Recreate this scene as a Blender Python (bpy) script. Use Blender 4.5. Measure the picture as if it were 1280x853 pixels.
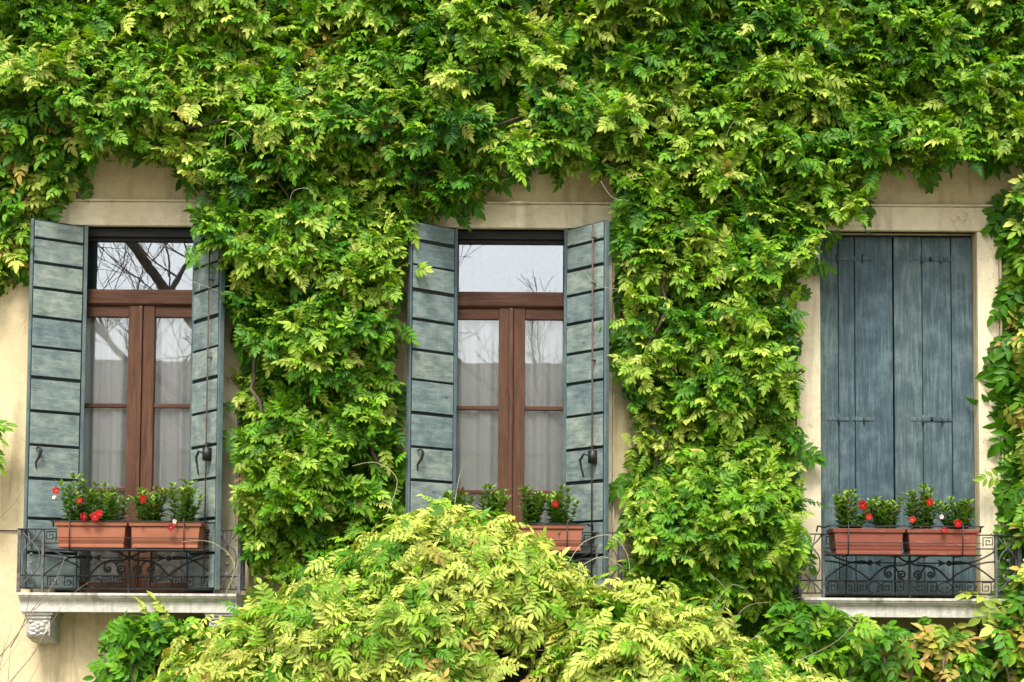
import bpy, math, random
import numpy as np
from mathutils import Vector, Matrix

R = math.radians
PI = math.pi
scene = bpy.context.scene
for o in list(bpy.data.objects):
    bpy.data.objects.remove(o)

# ------------------------------------------------------------------ camera
cam_data = bpy.data.cameras.new('camera')
cam = bpy.data.objects.new('camera', cam_data)
scene.collection.objects.link(cam)
scene.camera = cam
cam_data.sensor_width = 36.0
cam_data.lens = 51.75
cam_data.shift_y = 0.2
cam_data.clip_start = 0.1
cam_data.clip_end = 2000
CAM = Vector((0, -10.5, 1.7))
cam.matrix_world = Matrix.Translation(CAM) @ Matrix.Rotation(R(93.054), 4, 'X') @ Matrix.Rotation(0.0065, 4, 'Z')

# ------------------------------------------------------------------ sky, sun, exposure
SUN_DIR = Vector((-0.12, -0.66, 1.0)).normalized()      # towards the sun
elev = math.asin(SUN_DIR.z)
azim = math.atan2(SUN_DIR.x, SUN_DIR.y)
world = bpy.data.worlds.new('World')
scene.world = world
world.use_nodes = True
wn, wl = world.node_tree.nodes, world.node_tree.links
for n in list(wn):
    wn.remove(n)
w_out = wn.new('ShaderNodeOutputWorld')
w_bg = wn.new('ShaderNodeBackground')
w_sky = wn.new('ShaderNodeTexSky')
w_sky.sky_type = 'NISHITA'
w_sky.sun_disc = False
w_sky.sun_elevation = elev
w_sky.sun_rotation = azim % (2 * PI)
w_sky.air_density = 1.2
w_sky.dust_density = 4.0
w_sky.ozone_density = 1.0
w_hsv = wn.new('ShaderNodeHueSaturation')
w_hsv.inputs['Saturation'].default_value = 0.25
w_bg.inputs['Strength'].default_value = 0.105
wl.new(w_sky.outputs[0], w_hsv.inputs['Color'])
wl.new(w_hsv.outputs[0], w_bg.inputs['Color'])
wl.new(w_bg.outputs[0], w_out.inputs['Surface'])

sun_data = bpy.data.lights.new('sun', 'SUN')
sun = bpy.data.objects.new('sun', sun_data)
scene.collection.objects.link(sun)
sun_data.energy = 1.5
sun_data.angle = R(16)
sun_data.color = (1.0, 0.97, 0.92)
sun.rotation_euler = (-SUN_DIR).to_track_quat('-Z', 'Y').to_euler()
sun.location = (0, -8, 14)

vs = scene.view_settings
vs.view_transform = 'Standard'
vs.look = 'None'
vs.gamma = 1.0
vs.exposure = 1.40
vs.use_curve_mapping = False
scene.cycles.max_bounces = 6
scene.cycles.diffuse_bounces = 3
scene.cycles.glossy_bounces = 3
scene.cycles.transmission_bounces = 4
scene.cycles.transparent_max_bounces = 8

COL = scene.collection

# ------------------------------------------------------------------ materials
def mat(name):
    m = bpy.data.materials.new(name)
    m.use_nodes = True
    nt = m.node_tree
    for n in list(nt.nodes):
        nt.nodes.remove(n)
    out = nt.nodes.new('ShaderNodeOutputMaterial')
    return m, nt, out

def nd(nt, typ, ins=None, **props):
    n = nt.nodes.new(typ)
    for k, v in props.items():
        setattr(n, k, v)
    if ins:
        for k, v in ins.items():
            if isinstance(v, bpy.types.NodeSocket):
                nt.links.new(v, n.inputs[k])
            else:
                n.inputs[k].default_value = v
    return n

def c4(c):
    return (c[0], c[1], c[2], 1)

def coords(nt, scale=(1, 1, 1), rnd=True):
    tc = nd(nt, 'ShaderNodeTexCoord')
    mp = nd(nt, 'ShaderNodeMapping', {'Vector': tc.outputs['Object'], 'Scale': scale})
    if rnd:
        oi = nd(nt, 'ShaderNodeObjectInfo')
        mul = nd(nt, 'ShaderNodeVectorMath', {0: (13.1, 7.7, 19.3), 3: 1.0}, operation='SCALE')
        nt.links.new(oi.outputs['Random'], mul.inputs['Scale'])
        nt.links.new(mul.outputs[0], mp.inputs['Location'])
        return mp.outputs[0], oi.outputs['Random']
    return mp.outputs[0], None

def noise(nt, vec, scale, detail=4, rough=0.55, dist=0.0):
    return nd(nt, 'ShaderNodeTexNoise', {'Vector': vec, 'Scale': scale, 'Detail': detail, 'Roughness': rough, 'Distortion': dist}).outputs['Fac']

def ramp(nt, fac, stops):
    r = nd(nt, 'ShaderNodeValToRGB', {'Fac': fac})
    els = r.color_ramp.elements
    while len(els) < len(stops):
        els.new(0.5)
    for e, (p, c) in zip(els, stops):
        e.position = p
        e.color = c4(c) if len(c) == 3 else c
    return r.outputs['Color']

def mix(nt, fac, a, b, mode='MIX'):
    n = nd(nt, 'ShaderNodeMix', data_type='RGBA', blend_type=mode)
    for idx, v in ((0, fac), (6, a), (7, b)):
        if isinstance(v, bpy.types.NodeSocket):
            nt.links.new(v, n.inputs[idx])
        else:
            n.inputs[idx].default_value = v if idx == 0 else c4(v)
    return n.outputs[2]

def principled(nt, out, color, rough=0.7, spec=0.3, bump=None, bump_d=0.01, bump_s=0.5, metal=0.0):
    p = nd(nt, 'ShaderNodeBsdfPrincipled', {'Roughness': rough, 'Specular IOR Level': spec, 'Metallic': metal})
    if isinstance(color, bpy.types.NodeSocket):
        nt.links.new(color, p.inputs['Base Color'])
    else:
        p.inputs['Base Color'].default_value = c4(color)
    if bump is not None:
        b = nd(nt, 'ShaderNodeBump', {'Height': bump, 'Strength': bump_s, 'Distance': bump_d})
        nt.links.new(b.outputs[0], p.inputs['Normal'])
    nt.links.new(p.outputs[0], out.inputs['Surface'])
    return p

MAT = {}

def make_plaster(name, base, dark, streak, fine=0.25):
    m, nt, out = mat(name)
    v, _ = coords(nt, rnd=False)
    big = noise(nt, v, 1.3, 5, 0.6)
    sm = noise(nt, v, 18, 6, 0.65)
    v2, _ = coords(nt, (5.0, 5.0, 0.55), rnd=False)
    st = noise(nt, v2, 2.2, 6, 0.62, 0.4)
    c = mix(nt, ramp(nt, big, [(0.35, (0, 0, 0)), (0.7, (1, 1, 1))]), base, dark)
    c = mix(nt, ramp(nt, st, [(0.52, (0, 0, 0)), (0.72, (0.75, 0.75, 0.75))]), c, streak)
    c = mix(nt, fine, c, ramp(nt, sm, [(0.3, (0.35, 0.33, 0.28)), (0.65, (1, 1, 1))]), 'MULTIPLY')
    wob = nd(nt, 'ShaderNodeVectorMath', {0: v, 1: nd(nt, 'ShaderNodeTexNoise', {'Vector': v, 'Scale': 4.0, 'Detail': 5.0}).outputs['Color']}, operation='ADD')
    vo = nd(nt, 'ShaderNodeTexVoronoi', {'Vector': wob.outputs[0], 'Scale': 1.1}, feature='DISTANCE_TO_EDGE')
    ck = ramp(nt, vo.outputs['Distance'], [(0.0, (0.8, 0.8, 0.8)), (0.006, (0, 0, 0))])
    ckm = mix(nt, 1.0, ck, ramp(nt, big, [(0.50, (0, 0, 0)), (0.58, (1, 1, 1))]), 'MULTIPLY')
    c = mix(nt, ckm, c, tuple(x * .35 for x in base))
    principled(nt, out, c, 0.9, 0.15, noise(nt, v, 60, 5, 0.7), 0.006, 0.5)
    MAT[name] = m

make_plaster('plaster', (0.78, 0.655, 0.40), (0.66, 0.53, 0.30), (0.40, 0.32, 0.19))
make_plaster('surround_stone', (0.82, 0.73, 0.52), (0.74, 0.63, 0.42), (0.52, 0.44, 0.30))
make_plaster('slab_stone', (0.80, 0.77, 0.68), (0.60, 0.57, 0.48), (0.19, 0.18, 0.14), 0.5)
make_plaster('corbel_stone', (0.70, 0.68, 0.62), (0.55, 0.53, 0.47), (0.25, 0.24, 0.2), 0.5)
make_plaster('far_plaster', (0.62, 0.57, 0.48), (0.52, 0.47, 0.39), (0.4, 0.36, 0.3))

def make_paint(name, stops, grain_scale, crack=0.62, rough=0.6):
    """old paint: grain, worn pale patches, grime, hairline cracks and chips"""
    m, nt, out = mat(name)
    v, rnd = coords(nt, grain_scale)
    g = noise(nt, v, 5.0, 10, 0.72, 0.3)
    v1, _ = coords(nt, (1, 1, 1))
    blot = noise(nt, v1, 7.0, 6, 0.65)
    c = ramp(nt, g, stops)
    grime = tuple(x * .72 for x in stops[0][1])
    c = mix(nt, ramp(nt, blot, [(0.30, (0.55, 0.55, 0.55)), (0.50, (0, 0, 0)), (0.62, (0, 0, 0)), (0.8, (0.0, 0.0, 0.0))]), c, grime)
    c = mix(nt, ramp(nt, blot, [(0.52, (0, 0, 0)), (0.72, (0.6, 0.6, 0.6))]), c, tuple(min(1, x * 1.12) for x in stops[-1][1]))
    v3, _ = coords(nt, tuple(s_ * 3.2 for s_ in grain_scale))
    cr = noise(nt, v3, 2.4, 4, 0.6, 0.5)
    crk = ramp(nt, cr, [(crack, (0, 0, 0)), (crack + 0.03, (0.75, 0.75, 0.75))])
    c = mix(nt, crk, c, (0.05, 0.06, 0.06))
    chip = noise(nt, v1, 55, 3, 0.6)
    c = mix(nt, ramp(nt, chip, [(0.70, (0, 0, 0)), (0.73, (0.7, 0.7, 0.7))]), c, (0.09, 0.09, 0.08))
    c = mix(nt, 0.9, c, ramp(nt, rnd, [(0.0, (0.74, 0.82, 0.86)), (0.5, (0.95, 0.97, 0.95)), (1.0, (1.12, 1.1, 0.98))]), 'MULTIPLY')
    principled(nt, out, c, rough, 0.25, g, 0.004, 0.6)
    MAT[name] = m

make_paint('pale_shutter_paint', [(0.25, (0.085, 0.125, 0.130)), (0.48, (0.185, 0.235, 0.222)), (0.70, (0.33, 0.37, 0.315))], (1.8, 1.8, 7.0), 0.66)
make_paint('slate_shutter_paint', [(0.28, (0.032, 0.056, 0.066)), (0.5, (0.068, 0.106, 0.120)), (0.68, (0.145, 0.195, 0.202))], (10.0, 10.0, 0.7), 0.72, 0.55)
make_paint('gap_shade_paint', [(0.3, (0.010, 0.016, 0.018)), (0.7, (0.022, 0.032, 0.034))], (3, 3, 3), 0.9)  # near-black backing colour stands in for shadow in the gaps between planks
make_paint('edge_paint', [(0.3, (0.07, 0.11, 0.125)), (0.7, (0.15, 0.20, 0.21))], (3, 3, 1), 0.75)

def make_wood(name, a, b, gs):
    m, nt, out = mat(name)
    v, rnd = coords(nt, gs)
    g = noise(nt, v, 4, 7, 0.65, 0.8)
    c = ramp(nt, g, [(0.3, a), (0.7, b)])
    principled(nt, out, c, 0.55, 0.2, g, 0.002, 0.3)
    MAT[name] = m

make_wood('window_wood', (0.055, 0.025, 0.013), (0.145, 0.068, 0.037), (11, 11, 0.9))
make_wood('window_wood_rail', (0.046, 0.020, 0.011), (0.12, 0.055, 0.030), (0.9, 11, 11))
make_wood('bark', (0.055, 0.042, 0.030), (0.16, 0.125, 0.09), (4, 4, 1.2))
make_wood('dry_twig', (0.20, 0.155, 0.11), (0.42, 0.35, 0.26), (3, 3, 3))
make_wood('tendril', (0.42, 0.42, 0.24), (0.62, 0.58, 0.36), (3, 3, 3))
make_wood('dark_timber', (0.012, 0.012, 0.012), (0.035, 0.033, 0.03), (1.5, 9, 9))

def make_metal(name, a, b, rough):
    m, nt, out = mat(name)
    v, _ = coords(nt)
    g = noise(nt, v, 30, 6, 0.65)
    principled(nt, out, ramp(nt, g, [(0.35, a), (0.68, b)]), rough, 0.4, g, 0.001, 0.4)
    MAT[name] = m

make_metal('iron', (0.012, 0.013, 0.014), (0.040, 0.041, 0.040), 0.5)
make_metal('weathered_iron', (0.05, 0.055, 0.056), (0.17, 0.175, 0.17), 0.6)
make_metal('rack_iron', (0.010, 0.011, 0.012), (0.026, 0.026, 0.026), 0.45)
make_metal('rusty_rod', (0.06, 0.045, 0.038), (0.13, 0.085, 0.065), 0.7)

def make_terracotta(name, a, b, dirt):
    m, nt, out = mat(name)
    v, _ = coords(nt, (1.5, 1.5, 3))
    g = noise(nt, v, 4, 6, 0.6)
    v2, _ = coords(nt, (1, 1, 7))
    d = noise(nt, v2, 5, 6, 0.62, 0.5)
    c = ramp(nt, g, [(0.3, a), (0.7, b)])
    c = mix(nt, ramp(nt, d, [(0.58, (0, 0, 0)), (0.70, (0.7, 0.7, 0.7))]), c, dirt)
    principled(nt, out, c, 0.62, 0.3, g, 0.001, 0.2)
    MAT[name] = m

make_terracotta('terracotta', (0.29, 0.098, 0.050), (0.37, 0.138, 0.072), (0.26, 0.10, 0.06))
make_terracotta('terracotta_stained', (0.20, 0.055, 0.032), (0.26, 0.076, 0.044), (0.36, 0.24, 0.17))
make_plaster('soil', (0.03, 0.022, 0.015), (0.02, 0.015, 0.01), (0.04, 0.03, 0.02))

# window glass: old, slightly wavy
m, nt, out = mat('glass')
v, _ = coords(nt, (1, 1, 1))
wav = noise(nt, v, 5.0, 2, 0.5)
bmp = nd(nt, 'ShaderNodeBump', {'Height': wav, 'Strength': 0.06, 'Distance': 0.002})
gl = nd(nt, 'ShaderNodeBsdfGlossy', {'Color': (0.93, 0.97, 1.0, 1), 'Roughness': 0.0})
nt.links.new(bmp.outputs[0], gl.inputs['Normal'])
tr = nd(nt, 'ShaderNodeBsdfTransparent', {'Color': (0.97, 0.99, 0.98, 1)})
lw = nd(nt, 'ShaderNodeLayerWeight', {'Blend': 0.3})
mr = nd(nt, 'ShaderNodeMapRange', {'Value': lw.outputs['Fresnel'], 'To Min': 0.21, 'To Max': 1.0})
ms = nd(nt, 'ShaderNodeMixShader', {0: mr.outputs[0], 1: tr.outputs[0], 2: gl.outputs[0]})
nt.links.new(ms.outputs[0], out.inputs['Surface'])
MAT['glass'] = m

m, nt, out = mat('curtain')
v, _ = coords(nt, (1, 1, 1))
weave = noise(nt, v, 220, 2)
df = nd(nt, 'ShaderNodeBsdfDiffuse', {'Color': (0.90, 0.90, 0.87, 1)})
tl = nd(nt, 'ShaderNodeBsdfTranslucent', {'Color': (0.75, 0.75, 0.72, 1)})
a = nd(nt, 'ShaderNodeMixShader', {0: 0.1, 1: df.outputs[0], 2: tl.outputs[0]})
nt.links.new(a.outputs[0], out.inputs['Surface'])
MAT['curtain'] = m
make_plaster('room_paint', (0.55, 0.52, 0.46), (0.5, 0.46, 0.4), (0.4, 0.37, 0.32))

def make_leaf(name, trans=0.24, rough=0.48, spec=0.25):
    m, nt, out = mat(name)
    at = nd(nt, 'ShaderNodeAttribute', attribute_name='tint')
    tc = nd(nt, 'ShaderNodeTexCoord')
    bl = noise(nt, tc.outputs['Object'], 38.0, 3, 0.6)
    lc = mix(nt, 1.0, at.outputs['Color'], ramp(nt, bl, [(0.28, (0.72, 0.66, 0.6)), (0.45, (1, 1, 1)), (0.7, (1.12, 1.1, 1.0))]), 'MULTIPLY')
    p = nd(nt, 'ShaderNodeBsdfPrincipled', {'Base Color': lc, 'Roughness': rough, 'Specular IOR Level': spec})
    hs = nd(nt, 'ShaderNodeHueSaturation', {'Color': lc, 'Saturation': 1.1, 'Value': 1.25})
    t = nd(nt, 'ShaderNodeBsdfTranslucent', {'Color': hs.outputs[0]})
    s = nd(nt, 'ShaderNodeMixShader', {0: trans, 1: p.outputs[0], 2: t.outputs[0]})
    nt.links.new(s.outputs[0], out.inputs['Surface'])
    MAT[name] = m

make_leaf('leaf')
make_leaf('glossy_leaf', 0.18, 0.33, 0.5)

def make_plain(name, c, rough=0.6, spec=0.3):
    m, nt, out = mat(name)
    v, _ = coords(nt)
    g = noise(nt, v, 25, 4)
    principled(nt, out, ramp(nt, g, [(0.3, tuple(x * 0.82 for x in c)), (0.7, c)]), rough, spec)
    MAT[name] = m

make_plain('red_petal', (0.40, 0.005, 0.007), 0.6, 0.15)
make_plain('crimson_petal', (0.27, 0.004, 0.014), 0.6, 0.15)
make_plain('pale_petal', (0.78, 0.62, 0.60), 0.5)
make_plain('flower_throat', (0.75, 0.42, 0.05), 0.5)
make_plain('plant_stem', (0.10, 0.13, 0.04), 0.6)
make_plain('white_cable', (0.62, 0.6, 0.55), 0.5)
make_plain('roof_tile', (0.46, 0.41, 0.36), 0.85)
make_plaster('gravel', (0.30, 0.27, 0.22), (0.24, 0.22, 0.17), (0.18, 0.17, 0.12), 0.5)

# ------------------------------------------------------------------ mesh helpers
class MB:
    def __init__(self):
        self.v, self.f = [], []

    def add(self, vs, fs):
        n = len(self.v)
        self.v += [tuple(p) for p in vs]
        self.f += [tuple(i + n for i in f) for f in fs]
        return self

    def box(self, x0, x1, y0, y1, z0, z1):
        vs = [(x, y, z) for x in (x0, x1) for y in (y0, y1) for z in (z0, z1)]
        return self.add(vs, [(0, 1, 3, 2), (4, 6, 7, 5), (0, 4, 5, 1), (2, 3, 7, 6), (0, 2, 6, 4), (1, 5, 7, 3)])

    def prism(self, prof, x0, x1):
        """profile in (y,z), run along x"""
        n = len(prof)
        vs = [(x0, y, z) for y, z in prof] + [(x1, y, z) for y, z in prof]
        fs = [(i, (i + 1) % n, n + (i + 1) % n, n + i) for i in range(n)]
        fs += [tuple(range(n))[::-1], tuple(range(n, 2 * n))]
        return self.add(vs, fs)

    def tube(self, pts, rad, sides=6, cap=True):
        pts = [Vector(p) for p in pts]
        n = len(pts)
        rads = rad if isinstance(rad, (list, tuple)) else [rad] * n
        vs, fs = [], []
        prev = None
        for i, p in enumerate(pts):
            t = (pts[min(i + 1, n - 1)] - pts[max(i - 1, 0)])
            if t.length < 1e-9:
                t = Vector((0, 0, 1))
            t.normalize()
            ref = prev if prev is not None else (Vector((0, 1, 0)) if abs(t.y) < 0.9 else Vector((1, 0, 0)))
            a = (ref - t * ref.dot(t))
            if a.length < 1e-6:
                a = t.orthogonal()
            a.normalize()
            prev = a
            b = t.cross(a)
            for k in range(sides):
                an = 2 * PI * k / sides
                vs.append(p + (a * math.cos(an) + b * math.sin(an)) * rads[i])
        for i in range(n - 1):
            for k in range(sides):
                k2 = (k + 1) % sides
                fs.append((i * sides + k, i * sides + k2, (i + 1) * sides + k2, (i + 1) * sides + k))
        if cap:
            fs.append(tuple(range(sides))[::-1])
            fs.append(tuple(range((n - 1) * sides, n * sides)))
        return self.add(vs, fs)

    def ball(self, c, r, seg=8, rings=6, sc=(1, 1, 1)):
        vs, fs = [], []
        for i in range(rings + 1):
            th = PI * i / rings
            for k in range(seg):
                ph = 2 * PI * k / seg
                vs.append((c[0] + r * sc[0] * math.sin(th) * math.cos(ph), c[1] + r * sc[1] * math.sin(th) * math.sin(ph), c[2] + r * sc[2] * math.cos(th)))
        for i in range(rings):
            for k in range(seg):
                k2 = (k + 1) % seg
                fs.append((i * seg + k, i * seg + k2, (i + 1) * seg + k2, (i + 1) * seg + k))
        return self.add(vs, fs)

    def mesh(self, name, m, smooth=False):
        me = bpy.data.meshes.new(name)
        me.from_pydata(self.v, [], self.f)
        me.validate()
        if smooth:
            me.polygons.foreach_set('use_smooth', [True] * len(me.polygons))
        me.materials.append(MAT[m])
        me.update()
        return me

    def build(self, name, m, parent=None, smooth=False, bevel=0.0, loc=None):
        o = bpy.data.objects.new(name, self.mesh(name, m, smooth))
        COL.objects.link(o)
        if parent is not None:
            o.parent = parent
        if loc is not None:
            o.location = loc
        if bevel:
            b = o.modifiers.new('bevel', 'BEVEL')
            b.width = bevel
            b.segments = 2
            b.limit_method = 'ANGLE'
        return o

def link_mesh(name, me, parent, mw):
    o = bpy.data.objects.new(name, me)
    COL.objects.link(o)
    o.parent = parent
    o.matrix_local = mw
    return o

def empty(name, loc=(0, 0, 0), label=None, cat=None, group=None, rz=0):
    o = bpy.data.objects.new(name, None)
    o.empty_display_size = 0.1
    COL.objects.link(o)
    o.location = loc
    o.rotation_euler[2] = rz
    tag(o, label, cat, group)
    return o

def tag(o, label=None, cat=None, group=None, kind=None):
    for k, v in (('label', label), ('category', cat), ('group', group), ('kind', kind)):
        if v:
            o[k] = v
    return o

def sub(name, parent, loc=(0, 0, 0), label=None):
    o = bpy.data.objects.new(name, None)
    o.empty_display_size = 0.05
    COL.objects.link(o)
    o.parent = parent
    o.location = loc
    if label:
        o['label'] = label
    return o

# ------------------------------------------------------------------ the setting
g = MB()
g.add([(-400, -400, 0), (400, -400, 0), (400, 400, 0), (-400, 400, 0)], [(0, 1, 2, 3)])
tag(g.build('ground', 'gravel'), kind='structure')

ZF, ZT = 1.90, 4.55                 # sill and head of the openings
WX = (-2.69, -0.01, 2.77)           # the three openings' axes
HW = 0.565                          # half width of an opening
WALL_T = 0.36

house = empty('house', (0, 0, 0), 'cream plastered house front with three tall shuttered windows and balconies', 'house')

# wall with three openings
w = MB()
XL, XR, ZTOP = -7.0, 7.0, 7.6
xs = [XL] + [x for c in WX for x in (c - HW, c + HW)] + [XR]
zs = [-0.2, ZF, ZT, ZTOP]
def solid(i, j):
    return not (j == 1 and i in (1, 3, 5))
for yy, flip in ((0.0, False), (WALL_T, True)):
    for i in range(len(xs) - 1):
        for j in range(3):
            if solid(i, j):
                q = [(xs[i], yy, zs[j]), (xs[i + 1], yy, zs[j]), (xs[i + 1], yy, zs[j + 1]), (xs[i], yy, zs[j + 1])]
                w.add(q if not flip else q[::-1], [(0, 1, 2, 3)])
for c in WX:
    a, b = c - HW, c + HW
    w.add([(a, 0, ZF), (a, WALL_T, ZF), (a, WALL_T, ZT), (a, 0, ZT)], [(0, 1, 2, 3)])
    w.add([(b, 0, ZF), (b, 0, ZT), (b, WALL_T, ZT), (b, WALL_T, ZF)], [(0, 1, 2, 3)])
    w.add([(a, 0, ZT), (a, WALL_T, ZT), (b, WALL_T, ZT), (b, 0, ZT)], [(0, 1, 2, 3)])
    w.add([(a, 0, ZF), (b, 0, ZF), (b, WALL_T, ZF), (a, WALL_T, ZF)], [(0, 1, 2, 3)])
w.add([(XL, 0, ZTOP), (XR, 0, ZTOP), (XR, WALL_T, ZTOP), (XL, WALL_T, ZTOP)], [(0, 1, 2, 3)])
w.add([(XL, 0, -0.2), (XL, 0, ZTOP), (XL, WALL_T, ZTOP), (XL, WALL_T, -0.2)], [(0, 1, 2, 3)])
w.add([(XR, 0, -0.2), (XR, WALL_T, -0.2), (XR, WALL_T, ZTOP), (XR, 0, ZTOP)], [(0, 1, 2, 3)])
w.build('wall', 'plaster', house)
# rooms behind
r = MB()
r.add([(XL, .37, 1.6), (XR, .37, 1.6), (XR, 5, 1.6), (XL, 5, 1.6), (XL, .37, 7.55), (XR, .37, 7.55), (XR, 5, 7.55), (XL, 5, 7.55)],
      [(0, 1, 2, 3), (4, 7, 6, 5), (3, 2, 6, 7), (0, 3, 7, 4), (1, 5, 6, 2)])
r.build('room_interior', 'room_paint', house)

# stone surrounds: jambs, lintel with a thin cornice line
for c in WX:
    s = sub('window_surround', house)
    JW, LT, PR = 0.155, 0.175, 0.03
    b = MB()
    b.box(c - HW - JW, c + HW + JW, -PR, 0.05, ZT, ZT + LT)
    b.build('lintel', 'surround_stone', s, bevel=0.004)
    b = MB()
    b.prism([(-PR - .018, ZT + LT + .002), (-PR - .018, ZT + LT + .014), (-PR, ZT + LT + .026), (0.04, ZT + LT + .026), (0.04, ZT + LT + .002)], c - HW - JW - .02, c + HW + JW + .02)
    b.build('cornice', 'surround_stone', s, bevel=0.003)
    b = MB()
    b.box(c - HW - 0.03, c + HW + 0.03, -PR - .008, -PR + .01, ZT + .002, ZT + .026)
    b.build('lip', 'surround_stone', s, bevel=0.003)
    for sx in (-1, 1):
        b = MB()
        x0, x1 = sorted((c + sx * (HW - 0.0), c + sx * (HW + JW)))
        b.box(x0 + (0.001 if sx > 0 else 0), x1 - (0.001 if sx < 0 else 0), -PR + .002, 0.05, ZF, ZT - .001)
        b.build('jamb', 'surround_stone', s, bevel=0.004)
        b = MB()
        e = c + sx * (HW + JW + .004)
        x0, x1 = sorted((e, e + sx * .014))
        b.box(x0, x1, -PR - .010, 0.03, ZF, ZT + LT)
        b.build('edge_moulding', 'surround_stone', s, bevel=0.003)

# ------------------------------------------------------------------ brown french windows
YW = 0.075
GL_ROWS = [(3.275, 3.905), (2.665, 3.245), (1.985, 2.635)]
def french_window(c, label):
    t = sub('french_window', house, label=label)
    y0, y1 = YW - .03, YW + .035
    f = MB()
    f.box(c - HW + .001, c + HW - .001, y0 - .02, y1, 4.485, ZT - .002)                 # dark head board
    f.build('head_board', 'dark_timber', t, bevel=.003)
    for sx in (-1, 1):
        f = MB()
        x0, x1 = sorted((c + sx * (HW - .002), c + sx * (HW - .07)))
        f.box(x0, x1, y0, y1, ZF + .002, 4.484)
        f.build('frame_post', 'window_wood', t, bevel=.004)
    f = MB()
    f.prism([(y0 - .012, 4.00), (y0 - .012, 4.09), (y0 + .004, 4.105), (y1, 4.105), (y1, 3.985), (y0 + .004, 3.985)], c - HW + .071, c + HW - .071)
    f.build('transom', 'window_wood_rail', t, bevel=.004)
    f = MB()
    f.box(c - HW + .071, c + HW - .071, y0 + .006, y1 - .006, 4.462, 4.484)
    f.build('top_rail', 'dark_timber', t)
    f = MB()
    f.box(c - HW + .05, c + HW - .05, YW + .004, YW + .009, 4.10, 4.47)
    f.build('pane', 'glass', t, loc=None)
    f = MB()
    f.box(c - HW + .004, c + HW - .004, y0 - .03, y1, ZF + .001, ZF + .035)
    f.build('threshold', 'window_wood_rail', t, bevel=.004)
    for sx in (-1, 1):
        for (xa, xb) in ((.011, .095), (HW - .135, HW - .072)):
            k = MB()
            x0, x1 = sorted((c + sx * xa, c + sx * xb))
            k.box(x0, x1, y0 + .004, y1 - .004, ZF + .036, 3.984)
            k.build('casement_stile', 'window_wood', t, bevel=.005)
        xa, xb = sorted((c + sx * .0955, c + sx * (HW - .1355)))
        for z0, z1 in ((3.905, 3.983), (3.245, 3.275), (2.635, 2.665), (ZF + .037, 1.985)):
            k = MB()
            k.box(xa, xb, y0 + .012, y1 - .012, z0, z1)
            k.build('casement_rail', 'window_wood_rail', t, bevel=.004)
        for z0, z1 in GL_ROWS:
            p = MB()
            dy = random.uniform(-.0015, .0015)
            p.add([(xa - .006, YW + .004 + dy, z0 - .006), (xb + .006, YW + .004 - dy, z0 - .006), (xb + .006, YW + .005 - dy, z1 + .006), (xa - .006, YW + .005 + dy, z1 + .006)], [(0, 1, 2, 3)])
            p.build('pane', 'glass', t)
    k = MB()
    k.box(c - .022, c + .010, y0 - .014, y0 + .006, ZF + .04, 3.983)
    k.build('meeting_strip', 'window_wood', t, bevel=.006)

random.seed(3)
french_window(WX[0], 'brown wooden french window on the left with a tree mirrored in its top pane')
french_window(WX[1], 'brown wooden french window in the middle with a bright top pane')

# sheer curtains behind the casements
def curtain(x0, x1, z0, z1, label, seed):
    rg = random.Random(seed)
    n = 60
    vs, fs = [], []
    ph = [rg.uniform(0, 6.28) for _ in range(4)]
    for j, z in enumerate((z0, z0 + (z1 - z0) * .33, z0 + (z1 - z0) * .66, z1)):
        for i in range(n + 1):
            u = i / n
            x = x0 + (x1 - x0) * u
            amp = .018 + .006 * math.sin(j * 1.7 + ph[3])
            y = .150 + amp * math.sin(u * 19 + ph[0] + .2 * j) + amp * .6 * math.sin(u * 43 + ph[1]) + .01 * math.sin(u * 7 + ph[2] + j)
            vs.append((x, y - .02, z))
    for j in range(3):
        for i in range(n):
            a = j * (n + 1) + i
            fs.append((a, a + 1, a + n + 2, a + n + 1))
    b = MB()
    b.add(vs, fs)
    tag(b.build('curtain', 'curtain', smooth=True), label, 'curtain', 'sheer curtains behind the brown windows')
for wi, c in enumerate(WX[:2]):
    side = ('left', 'middle')[wi]
    curtain(c - .50, c - .02, 1.93, 3.93, 'white sheer curtain behind the left casement of the %s brown window' % side, 5 + wi)
    curtain(c + .02, c + .50, 1.93, 3.93, 'white sheer curtain behind the right casement of the %s brown window' % side, 15 + wi)

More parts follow.
